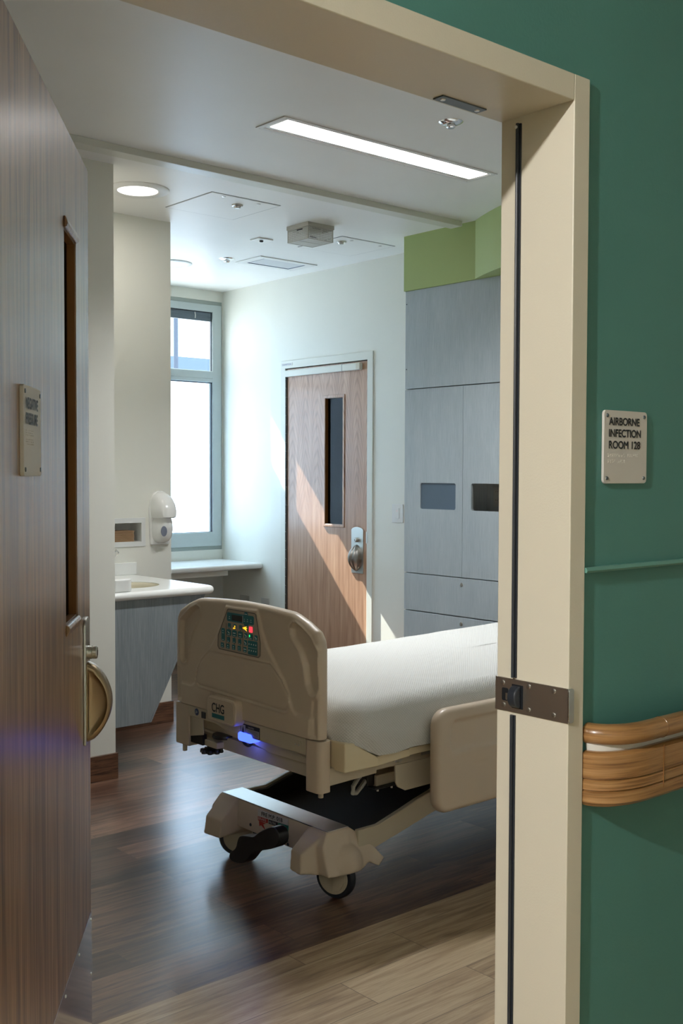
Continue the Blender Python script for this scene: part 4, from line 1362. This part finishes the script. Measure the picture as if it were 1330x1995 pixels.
# cross beam and legs under the footboard
LX0, LX1 = FX+.002, FX+.048
yR0, yR1 = 2.598, 2.680
yL0, yL1 = 3.332, 3.414
b = B().prism(rrect(LX0-.004, yR0-.004, LX1+.004, yR1-.01, .018, 5), 'Z', .404, .5665)
b.build('leg', 'bed', bed, bevel=.0015, label='right leg of the footboard')
b = B().box((LX0, yL0, .415), (LX1, yL1+.002, .5665))
b.build('leg', 'bed', bed, bevel=.004)
for y in (yR0+.022, yL1-.022):
    B().cyl((FX+.026, y, .385), (FX+.026, y, .42), .0085, 16).build('peg', 'bed_metal', bed, bevel=.001)
bm_ = B().prism([(yL0+.002, .5665), (yL0+.002, .528), (3.16, .528), (3.10, .514), (yR1-.012, .514), (yR1-.012, .5665)], 'X', FX+.002, FX+.034).build('cross_beam', 'bed_metal', bed, bevel=.002)
cp = B().prism(rrect(2.688, .519, 2.722, .553, .004), 'X', FX-.0005, FX+.003).build('corner_plate', 'bed_metal', bm_, bevel=.0005)
for y in (2.697, 2.713):
    B().lathe([(.003, 0), (.0026, .0015), (.001, .002)], (FX-.0005, y, .5405), (-1, 0, 0), 12).build('screw', 'zinc', cp)
# open bracket beside the left leg
B().prism([(3.333, .525), (3.250, .525), (3.250, .470), (3.333, .452)], 'X', FX+.010, FX+.014).build('bracket', 'bed_metal', bed, bevel=.001)
B().box((FX+.02, 3.18, .430), (FX+.34, 3.335, .452)).build('frame_tray', 'bed_metal', bed, bevel=.003)
B().box((FX+.012, 3.255, .430), (FX+.030, 3.335, .470)).build('tray_clip', 'tray', bed, bevel=.002)
b = B().lathe([(.008, .02), (.026, .018), (.034, .010), (.034, .004), (.020, 0), (.001, 0)], (FX+.05, 3.255, .398), (0, 0, 1), 12)
for k in range(8):
    a = 2*PI*k/8
    b.lathe([(.009, .003), (.010, .008), (.007, .016)], (FX+.05+.033*math.cos(a), 3.255+.033*math.sin(a), .398), (0, 0, 1), 8)
b.cyl((FX+.05, 3.255, .41), (FX+.05, 3.255, .45), .017, 14)
b.build('hand_knob', 'black', bed, label='black star knob under the frame')
B().lathe([(.045, 0), (.047, .004), (.045, .012), (.02, .014), (.001, .014)], (FX+.07, 3.20, .462), (0, 0, 1), 24).build('bumper_disc', 'black', bed)
# round blue sticker, black socket, warning label
B().lathe([(.0125, 0), (.0125, .0006)], (FX+0.0019, 3.278, .549), (-1, 0, 0), 24).build('round_label', 'blue_dot', bm_, label='round blue earth symbol label')
text('i>', 'lettering', 'glyph', bm_, (FX+0.0011, 3.284, .543), (0, -1, 0), (0, 0, 1), .012, .011)
B().box((FX-0.0011, 3.222, .534), (FX+0.0019, 3.245, .556)).build('socket', 'black', bm_)
wl = B().box((FX+0.0009, 2.905, .5175), (FX+0.0019, 3.012, .5565)).build('warning_label', 'ink', bm_, label='black and silver caution label')
B().box((FX+0.0005, 2.984, .520), (FX+0.0009, 3.009, .553)).box((FX+0.0005, 2.908, .520), (FX+0.0009, 2.981, .543)).build('label_field', 'label_silver', wl)
text('CAUTION', 'lettering', 'label_white', wl, (FX+0.0007, 2.968, .546), (0, -1, 0), (0, 0, 1), .0055, .032)
b = B()
for k in range(5):
    b.box((FX-0.0001, 2.912, .5230+.004*k), (FX+0.0004, 2.977-.006*(k % 2), .5242+.004*k))
b.prism([(3.006, .524), (2.987, .524), (2.9965, .548)], 'X', FX-0.0001, FX+0.0004)
b.build('small_print', 'ink', wl)
# badge box
bg = B().prism(rrect(2.990, .548, 3.156, .637, .022, 6), 'X', FX-.038, FX+.010).build('badge_box', 'bed', bed, bevel=.007, seg=3, label='rounded beige box lettered CHG')
B().tube([(FX-.0375, y, z) for y, z in rrect(2.998, .556, 3.148, .629, .016, 6)], .0022, 6, closed=True).build('rim', 'bed', bg)
text('CHG', 'lettering', 'ink', bg, (FX-.0384, 3.124, .5840), (0, -1, 0), (0, 0, 1), .0300, .072, heavy=.0008)
B().box((FX-.0386, 3.052, .5630), (FX-.0380, 3.124, .5775)).build('stripe', 'key', bg, smooth=False)
# glowing lens
gl = B().prism(rrect(2.945, .497, 3.020, .527, .010, 4), 'X', FX-.006, FX+.040).build('night_light', 'blue_glow', bed, bevel=.004, label='blue glowing lens under the cross beam')
B().prism([(3.20, .540), (3.10, .522), (2.70, .492), (2.69, .472), (2.90, .470), (3.02, .492), (3.12, .515)], 'X', FX+.034, FX+.060).build('skirt', 'bed_metal', bed, bevel=.004)
lpn = B().tube([(FX+.05, 3.04+.030*math.cos(a), .492-.026*math.sin(a)) for a in [PI*k/14 for k in range(15)]], .005, 8).build('cable_loop', 'rubber', bed)
bl_ = bpy.data.lights.new('night_light_lamp', 'POINT')
bl_.energy = .012
bl_.color = (.12, .18, 1.0)
bl_.shadow_soft_size = .02
bo = bpy.data.objects.new('night_light_lamp', bl_)
C.objects.link(bo)
bo.location = (FX+.022, 2.98, .48)

# deck: corner moulding, side rail of the deck, frame
b = B().prism([(2.236, .468), (2.236, .562), (2.278, .557), (2.380, .495), (2.380, .466)], 'Y', 2.550, 2.62)
b.box((2.240, 2.600, .47), (2.262, 3.40, .560))
b.prism([(2.236, .468), (2.236, .562), (2.278, .557), (2.380, .495), (2.380, .466)], 'Y', 3.395, 3.465)
b.build('deck_corner', 'bed_lit', bed, bevel=.005, seg=3)
b = B()
for y0, y1 in ((2.556, 2.600), (3.415, 3.459)):
    b.prism([(2.375, .466), (2.375, .498), (2.525, .498), (2.525, .474), ], 'Y', y0, y1)
    b.prism([(2.522, .476), (2.522, .5005), (4.45, .5005), (4.45, .476)], 'Y', y0+.003, y1)
b.box((2.30, 2.58, .476), (4.45, 3.43, .497))
b.build('deck', 'bed_lit', bed, bevel=.002)
b = B()
for y0, y1 in ((2.60, 2.625), (3.39, 3.415)):
    b.prism([(2.215, .421), (2.418, .427), (2.418, .4375), (2.55, .4375), (4.40, .4375), (4.40, .476), (2.215, .476)], 'Y', y0, y1)
b.box((2.222, 2.61, .425), (2.25, 3.40, .470))
b.build('upper_frame', 'bed_metal', bed, bevel=.003)
B().prism([(2.498, .440), (2.502, .381), (2.511, .365), (2.545, .348), (3.30, .352), (3.30, .440)], 'Y', 2.596, 2.604).build('side_plate', 'bed_metal', bed, bevel=.002)
ac = B().box((2.500, 2.69, .3480), (2.90, 2.74, .3860)).build('actuator', 'bed_metal', bed, bevel=.003)
B().box((2.470, 2.70, .352), (2.505, 2.78, .420)).box((2.48, 2.675, .342), (2.72, 2.76, .348)).build('actuator_end', 'black', ac, bevel=.002)
for x in (2.515, 2.58):
    B().cyl((x, 2.70, .328), (x, 2.70, .348), .004, 10).cyl((x, 2.70, .336), (x, 2.70, .342), .008, 6).build('bolt', 'zinc', ac)
B().tube([(2.45, 2.70, .402), (2.40, 2.67, .400), (2.365, 2.655, .382), (2.368, 2.66, .358), (2.40, 2.68, .348), (2.44, 2.70, .356), (2.485, 2.72, .372)], .0075, 10).build('hose', 'hose', bed)
B().prism([(2.36, .40), (2.44, .40), (2.52, .335), (2.95, .335), (2.95, .355), (2.60, .36), (2.44, .43)], 'Y', 2.86, 2.88).build('lift_link', 'bed_metal', bed, bevel=.002)
B().box((2.62, 2.5985, .452), (2.662, 2.6005, .470)).build('spec_label', 'label_silver', bed)
B().cyl((2.515, 2.592, .458), (2.515, 2.602, .458), .010, 14).cyl((2.500, 2.594, .456), (2.500, 2.602, .456), .007, 12).build('bolt', 'zinc', bed)

# base: cross bar with metal tread, end covers, arms, tray
BXs = 2.293
BC = 3.0
b = B().prism([(BXs, .133), (BXs+.003, .215), (BXs+.006, .232), (BXs+.095, .232), (BXs+.10, .14)], 'Y', 2.70, 3.30)
b.build('base_bar', 'bed', bed, bevel=.006, seg=3)
B().box((BXs+.003, 2.703, .231), (BXs+.094, 3.297, .2355)).build('tread', 'silver', bed, bevel=.001, label='brushed aluminium tread')
def cover(sg, nw):
    """moulded cover over a caster, sg=-1 for the side nearest the doorway"""
    f_ = lambda x, d, z: (x, BC+sg*d, z)
    b = B()
    # nose that reaches forward of the bar and widens back over the wheel
    b.hull([f_(2.224, .196, .166), f_(2.220, nw, .166), f_(2.216, .200, .103), f_(2.212, nw+.004, .100),
            f_(2.296, .200, .232), f_(2.290, .292, .228), f_(2.385, .200, .233), f_(2.385, .300, .235), f_(2.295, .200, .115),
            f_(2.300, .322, .098), f_(2.375, .343, .098), f_(2.400, .335, .102), f_(2.400, .200, .12), f_(2.36, .334, .150)])
    # body over the wheel, its top sloping down to a tail, its side leaning out
    prof = [(2.290, .233), (2.385, .235), (2.415, .213), (2.447, .183), (2.485, .147), (2.514, .112), (2.484, .092), (2.444, .112), (2.425, .104), (2.390, .097), (2.300, .097), (2.262, .101), (2.262, .19)]
    n_ = len(prof)
    dd = lambda z: .345-(z-.095)/.14*.045
    vs_ = [f_(x, .215, z) for x, z in prof]+[f_(x, dd(z), z) for x, z in prof]
    b.raw(vs_, [tuple(range(n_)), tuple(range(n_, 2*n_))]+[(i, (i+1) % n_, n_+(i+1) % n_, n_+i) for i in range(n_)])
    # swelling over the wheel arch
    hp_ = []
    for i in range(17):
        for j in range(9):
            u_, a = -1+2*i/16, j/8*PI/2
            h = math.sqrt(max(0, 1-u_*u_))
            hp_.append(f_(2.362+.078*u_, .300+(.056*h)*math.cos(a), .099+.092*h*math.sin(a)))
        hp_.append(f_(2.362+.078*u_, .24, .099))
    b.hull(hp_)
    o = b.build('caster_cover', 'bed', bed, angle=30)
    rm = o.modifiers.new('fuse', 'REMESH')
    rm.mode = 'VOXEL'
    rm.voxel_size = .0032
    rm.use_smooth_shade = True
    sm = o.modifiers.new('soften', 'SMOOTH')
    sm.factor = .5
    sm.iterations = 16
    return o
cover(-1, .254)
cover(1, .290)
# label set and pivot screws on the bar face
XL = BXs-.0004
lw = B().prism([(2.905, .207), (3.075, .199), (3.075, .2225), (2.905, .2285)], 'X', XL, XL+.003).build('asset_label', 'label_white', bed, label='white asset label on the base')
text('FRE M.P. 018', 'lettering', 'ink', lw, (XL-.0004, 3.052, .2065), (0, -1, .04), (0, 0, 1), .0135, .118, heavy=.0004)
rl = B().prism([(3.020, .187), (3.073, .184), (3.075, .1985), (3.020, .2015)], 'X', XL, XL+.003).prism([(3.068, .183), (3.030, .183), (3.046, .176), (3.032, .160), (3.056, .171), (3.066, .166)], 'X', XL, XL+.003).build('brake_label', 'red', bed, label='red brake label with arrow')
text('BRAKE', 'lettering', 'label_white', rl, (XL-.0004, 3.070, .1885), (0, -1, .05), (0, 0, 1), .0095, .045)
nl = B().prism([(2.965, .190), (3.013, .187), (3.013, .2005), (2.965, .203)], 'X', XL, XL+.003).build('neutral_label', 'ink', bed, label='black neutral label')
text('NEUTRAL', 'lettering', 'label_white', nl, (XL-.0004, 3.010, .1905), (0, -1, .05), (0, 0, 1), .0085, .042)
sl2 = B().prism([(2.905, .180), (2.960, .187), (2.960, .203), (2.905, .206)], 'X', XL, XL+.003).prism([(2.935, .180), (2.908, .180), (2.905, .150), (2.928, .158), (2.922, .167), (2.940, .172)], 'X', XL, XL+.003).build('steer_label', 'green_label', bed, label='dark green steer label with arrow')
text('STEER', 'lettering', 'label_white', sl2, (XL-.0004, 2.955, .188), (0, -1, .05), (0, 0, 1), .009, .045)
for y, z in ((3.118, .158), (2.905, .142)):
    B().lathe([(.006, 0), (.005, .002), (.001, .003)], (BXs, y, z), (-1, 0, 0), 12).build('screw', 'rubber', bed)
# brake pedal: an S of two paddles
S = [(2.815, .240), (2.842, .252), (2.870, .245), (2.925, .215), (2.955, .190), (2.985, .186), (3.030, .178), (3.045, .160), (3.055, .125), (3.090, .104), (3.098, .082), (3.070, .072), (3.010, .085), (2.982, .110), (2.960, .135), (2.930, .150), (2.885, .165), (2.835, .185), (2.812, .210)]
def smooth_closed(p, it=2):
    for _ in range(it):
        q = []
        for i in range(len(p)):
            a, c = p[i], p[(i+1) % len(p)]
            q += [(.75*a[0]+.25*c[0], .75*a[1]+.25*c[1]), (.25*a[0]+.75*c[0], .25*a[1]+.75*c[1])]
        p = q
    return p
S = smooth_closed([(p[0]-.005, p[1]-.010) for p in S], 2)
B().prism(S, 'X', 2.180, 2.222).cyl((2.20, 2.975, .150), (2.30, 2.975, .150), .012, 12).build('brake_pedal', 'black', bed, bevel=.009, seg=4)
# arms and tray
def arm(y0, y1):
    return B().prism([(2.41, .150), (2.41, .222), (2.50, .222), (2.605, .250), (2.68, .272), (2.75, .289), (2.80, .310), (2.90, .345), (4.2, .345), (4.2, .265), (2.95, .262), (2.79, .219), (2.637, .182), (2.487, .148)], 'Y', y0, y1).build('base_arm', 'bed_metal', bed, bevel=.004)
arm(2.678, 2.698)
arm(3.302, 3.322)
b = B().prism([(2.385, .148), (2.385, .160), (2.50, .166), (2.62, .182), (2.90, .238), (4.2, .245), (4.2, .235), (2.90, .226), (2.62, .170), (2.46, .140)], 'Y', 2.70, 3.30)
for y0, y1 in ((2.6985, 2.714), (3.286, 3.3015)):
    b.prism([(2.40, .150), (2.40, .214), (2.50, .214), (2.605, .242), (2.68, .264), (2.75, .281), (2.80, .302), (2.90, .336), (4.2, .336), (4.2, .24), (2.90, .235), (2.62, .178)], 'Y', y0, y1)
b.build('base_tray', 'tray', bed, bevel=.003, label='dark grey base tray')
B().box((3.3, 2.68, .25), (4.1, 3.32, .44)).build('lift_column', 'tray', bed, bevel=.01)
# casters
def caster(cx, cy, n, parent, fork=True):
    n = Vector(n).normalized()
    c_ = Vector((cx, cy, .072))
    t_ = .017
    wprof = [(.050, -t_), (.066, -t_*.95), (.0715, -t_*.5), (.0722, 0), (.0715, t_*.5), (.066, t_*.95), (.050, t_)]
    b = B().lathe(wprof, c_, n, 40)
    ty = b.build('wheel', 'rubber', parent)
    B().lathe([(.054, -t_-.004), (.055, -t_-.001), (.055, t_+.001), (.054, t_+.004), (.010, t_+.006)], c_, n, 32).build('wheel_disc', 'bed_metal', ty)
    side = Vector((0, 0, 1)).cross(n)
    b = B()
    up_ = Vector((0, 0, 1))
    q = c_+n*(t_+.0045)
    b.hull([tuple(q+side*.003+up_*.085), tuple(q+side*.050+up_*.085), tuple(q+side*.003-up_*.045), tuple(q+side*.030-up_*.035), tuple(q+side*.048-up_*.005),
            tuple(q+n*.004+side*.003+up_*.085), tuple(q+n*.004+side*.050+up_*.085), tuple(q+n*.004+side*.003-up_*.045), tuple(q+n*.004+side*.030-up_*.035), tuple(q+n*.004+side*.048-up_*.005)])
    b.build('wheel_fork', 'bed_metal', ty, bevel=.001)
    return ty
caster(2.350, 2.722, (-.95, -.30, 0), bed)
caster(2.345, 3.262, (-.62, -.78, 0), bed)
caster(4.05, 2.70, (0, -1, 0), bed)
caster(4.05, 3.30, (0, 1, 0), bed)
for x, y in ((2.352, 2.715), (2.345, 3.262), (4.05, 2.70), (4.05, 3.30)):
    B().cyl((x, y, .12), (x, y, .16 if x < 3 else .26), .02, 16).build('caster_stem', 'bed_metal', bed)

# side rails
def siderail(y0, sg, name, x0r=2.578):
    """outer face at y0, thickness towards the bed"""
    xs = []
    x1r, z0r, z1r = 3.62, .279, .624
    pts = rrect(x0r, z0r, x1r, z1r, .055, 8)
    pts = [(x, z+.010*math.sin((x-x0r)/(x1r-x0r)*PI)) for x, z in pts]
    emb = rrect(x0r+.057, .474, 3.56, .586, .030, 6)
    emb = [(x, z+.010*math.sin((x-x0r)/(x1r-x0r)*PI)) for x, z in emb]
    NX, NZr = 170, 62
    vs, fs = [], []
    def span(z):
        lo, hi = 1e9, -1e9
        n = len(pts)
        for i in range(n):
            (a, c), (d_, e) = pts[i], pts[(i+1) % n]
            if (c-z)*(e-z) <= 0 and c != e:
                x = a+(d_-a)*(z-c)/(e-c)
                lo, hi = min(lo, x), max(hi, x)
        return lo, hi
    zmin = min(p[1] for p in pts)+.0006
    zmax = max(p[1] for p in pts)-.0006
    rows = []
    for j in range(NZr+1):
        q = j/NZr
        q = .5-.5*math.cos(q*PI)*1.0
        z = zmin+(zmax-zmin)*(q*.6+(j/NZr)*.4)
        lo, hi = span(z)
        rows.append((z, lo, hi))
    for side in (0, 1):
        for z, lo, hi in rows:
            for i in range(NX+1):
                x = lo+(hi-lo)*(.5-.5*math.cos(PI*i/NX))*.4+(hi-lo)*(i/NX)*.6
                e = -sdf(pts, x, z)
                r_ = .018
                d_ = r_*(1-math.sqrt(max(0, 1-(1-e/r_)**2))) if e < r_ else 0
                if side == 0:
                    d_ += .009*(1-sstep(-.014, .003, sdf(emb, x, z)))
                    if z > .437:
                        d_ -= .0
                    zz = .430+.010*math.sin(max(0, min(1, (x-2.58)/.28))*PI)*-1
                    d_ += .0022*math.exp(-((z-zz)/.0022)**2)
                    d_ -= .004*(1-sstep(zz, zz+.006, z))*0
                    vs.append((x, y0-sg*d_, z))
                else:
                    vs.append((x, y0-sg*(.046-d_), z))
    m = NX+1
    K_ = len(rows)*m
    for j in range(len(rows)-1):
        for i in range(NX):
            fs.append((j*m+i, j*m+i+1, (j+1)*m+i+1, (j+1)*m+i))
            fs.append((K_+j*m+i, K_+(j+1)*m+i, K_+(j+1)*m+i+1, K_+j*m+i+1))
        fs.append((j*m, (j+1)*m, K_+(j+1)*m, K_+j*m))
        fs.append((j*m+NX, K_+j*m+NX, K_+(j+1)*m+NX, (j+1)*m+NX))
    for i in range(NX):
        fs.append((i, K_+i, K_+i+1, i+1))
        t0 = (len(rows)-1)*m
        fs.append((t0+i, t0+i+1, K_+t0+i+1, K_+t0+i))
    return B().raw(vs, fs).build(name, 'bed', bed, angle=60)
siderail(2.480, -1, 'side_rail')
siderail(3.545, 1, 'side_rail', 3.02)
B().box((2.8, 2.52, .40), (2.86, 2.60, .45)).box((3.3, 2.52, .40), (3.36, 2.60, .45)).box((3.1, 3.415, .40), (3.16, 3.50, .45)).box((3.3, 3.415, .40), (3.36, 3.50, .45)).build('rail_arm', 'bed_metal', bed, bevel=.003)
# headboard at the cabinet wall
B().prism(rrect(2.60, .50, 3.41, .98, .08, 6), 'X', 4.47, 4.51).build('headboard', 'bed', bed, bevel=.015, seg=3)

# mattress and blanket
mt = B().box((2.262, 2.565, .5015), (4.42, 3.450, .655)).build('mattress', 'sheet', None, bevel=.03, seg=4)
tag(mt, 'mattress under the cream blanket on the hospital bed', 'mattress')
HEM = [(2.150, .568), (2.212, .566), (2.265, .556), (2.313, .531), (2.372, .503), (2.44, .503), (2.513, .508), (2.58, .508), (2.634, .5045), (4.6, .505)]
def hem(x):
    for (a, c), (d_, e) in zip(HEM, HEM[1:]):
        if a <= x <= d_:
            return c+(e-c)*(x-a)/(d_-a)
    return .51
def ztop(x):
    return .683+.018*max(0, x-3.0)
X0, X1, Y0, Y1, RC = 2.242, 4.44, 2.540, 3.472, .078
per = []
NL, NS, NCc = 190, 70, 10
def arc(cx, cy, a0, n):
    return [(cx+RC*math.cos(R(a0+90*k/n)), cy+RC*math.sin(R(a0+90*k/n)), math.cos(R(a0+90*k/n)), math.sin(R(a0+90*k/n))) for k in range(n)]
per += [(X0+RC+(X1-X0-2*RC)*k/NL, Y0, 0, -1) for k in range(NL)]
per += arc(X1-RC, Y0+RC, 270, NCc)
per += [(X1, Y0+RC+(Y1-Y0-2*RC)*k/NS, 1, 0) for k in range(NS)]
per += arc(X1-RC, Y1-RC, 0, NCc)
per += [(X1-RC-(X1-X0-2*RC)*k/NL, Y1, 0, 1) for k in range(NL)]
per += arc(X0+RC, Y1-RC, 90, NCc)
per += [(X0, Y1-RC-(Y1-Y0-2*RC)*k/NS, -1, 0) for k in range(NS)]
per += arc(X0+RC, Y0+RC, 180, NCc)
NP = len(per)
plen = [0]
for i in range(NP):
    a, c = per[i], per[(i+1) % NP]
    plen.append(plen[-1]+math.hypot(a[0]-c[0], a[1]-c[1]))
KS, KR, KT = 16, 10, 26
RT = .062
vs, uvs = [], []
def fold(i, tz):
    """outward offset: hanging folds, stronger near the hem and near the foot corner"""
    x, y, nx, ny = per[i]
    s_ = plen[i]
    n1 = noise.noise(Vector((x*7.0, y*7.0, tz*1.2)))
    n2 = noise.noise(Vector((x*16.0+tz*2.5, y*16.0, tz*2.0+5)))
    cd_ = math.hypot(x-X0, y-Y0)
    k_ = .010+.012*math.exp(-cd_/.25)
    return k_*(n1*.8+n2*.5)*(1-tz)**.7
for kz in range(KS+1):
    tz = kz/KS
    for i, (x, y, nx, ny) in enumerate(per):
        zt = ztop(x)-RT
        zh = hem(x)+.004*noise.noise(Vector((x*9, y*9, 0)))
        z = zh+(zt-zh)*tz
        o_ = fold(i, tz)+.006*math.sin(PI*tz)
        if nx < -.3:
            o_ = min(o_, .004)
        vs.append((x+nx*o_, y+ny*o_, z))
        uvs.append((plen[i], z))
for kr in range(1, KR+1):
    a = PI/2*kr/KR
    for i, (x, y, nx, ny) in enumerate(per):
        zt = ztop(x)-RT
        ins = RT*(1-math.cos(a))
        # crown droops near the hem side
        vs.append((x-nx*ins, y-ny*ins, zt+RT*math.sin(a)+.003*noise.noise(Vector((x*6, y*6, 3)))*kr/KR))
        uvs.append((plen[i], zt+RT*a))
cxm, cym = (X0+X1)/2, (Y0+Y1)/2
for kt in range(1, KT+1):
    s_ = 1-kt/KT
    for i, (x, y, nx, ny) in enumerate(per):
        bx_, by_ = x-nx*RT, y-ny*RT
        # inset rectangle rings of equal spacing
        hx_, hy_ = (X1-X0)/2-RT, (Y1-Y0)/2-RT
        d_ = (1-s_)*hy_*.999
        px = cxm+(bx_-cxm)*(hx_-d_)/hx_
        py = cym+(by_-cym)*(hy_-d_)/hy_
        z = ztop(px)+.010*(1-s_**2)+.005*noise.noise(Vector((px*4, py*5, 1)))+.002*noise.noise(Vector((px*14, py*11, 7)))
        vs.append((px, py, z))
        uvs.append((px, py))
rows_ = KS+1+KR+KT
fs = []
for j in range(rows_-1):
    for i in range(NP):
        fs.append((j*NP+i, j*NP+(i+1) % NP, (j+1)*NP+(i+1) % NP, (j+1)*NP+i))
bk = B().raw(vs, fs)
fs_top = tuple((rows_-1)*NP+i for i in range(NP))
bk.f.append(fs_top)
bo_ = bk.build('blanket', 'blanket', None, angle=180)
uvl = bo_.data.uv_layers.new(name='cloth')
side_rows = KS+1+KR
for p in bo_.data.polygons:
    top_ = min(p.vertices) >= (side_rows-1)*NP
    for li in p.loop_indices:
        vi = bo_.data.loops[li].vertex_index
        co = bo_.data.vertices[vi].co
        if top_:
            uvl.data[li].uv = (co.x, co.y)
        else:
            u_ = uvs[vi]
            uu = u_[0]
            if (NP-1) in [v_ % NP for v_ in p.vertices] and vi % NP == 0:
                uu = plen[-1]
            uvl.data[li].uv = (uu, u_[1])
tag(bo_, 'cream waffle weave blanket spread over the mattress of the hospital bed', 'blanket')

# ------------------------------------------------------------------ outdoors, seen through the clear upper pane
struct(B().box((-20, 7.3, -.5), (60, 70, -.4)), 'ground', 'concrete', smooth=False)
ob = B().box((10.5, 24, -.4), (34, 30, 4.35)).build('far_building', 'far_wall', None, smooth=False)
tag(ob, 'low blue grey building wall seen through the upper window pane', 'building')
pl = B().cyl((12.75, 20, -.4), (12.75, 20, 8.2), .05, 12).box((12.74, 19.94, 5.2), (12.85, 20.06, 5.6)).build('lamp_post', 'far_pole', None)
tag(pl, 'thin grey post outside the upper window pane', 'post')
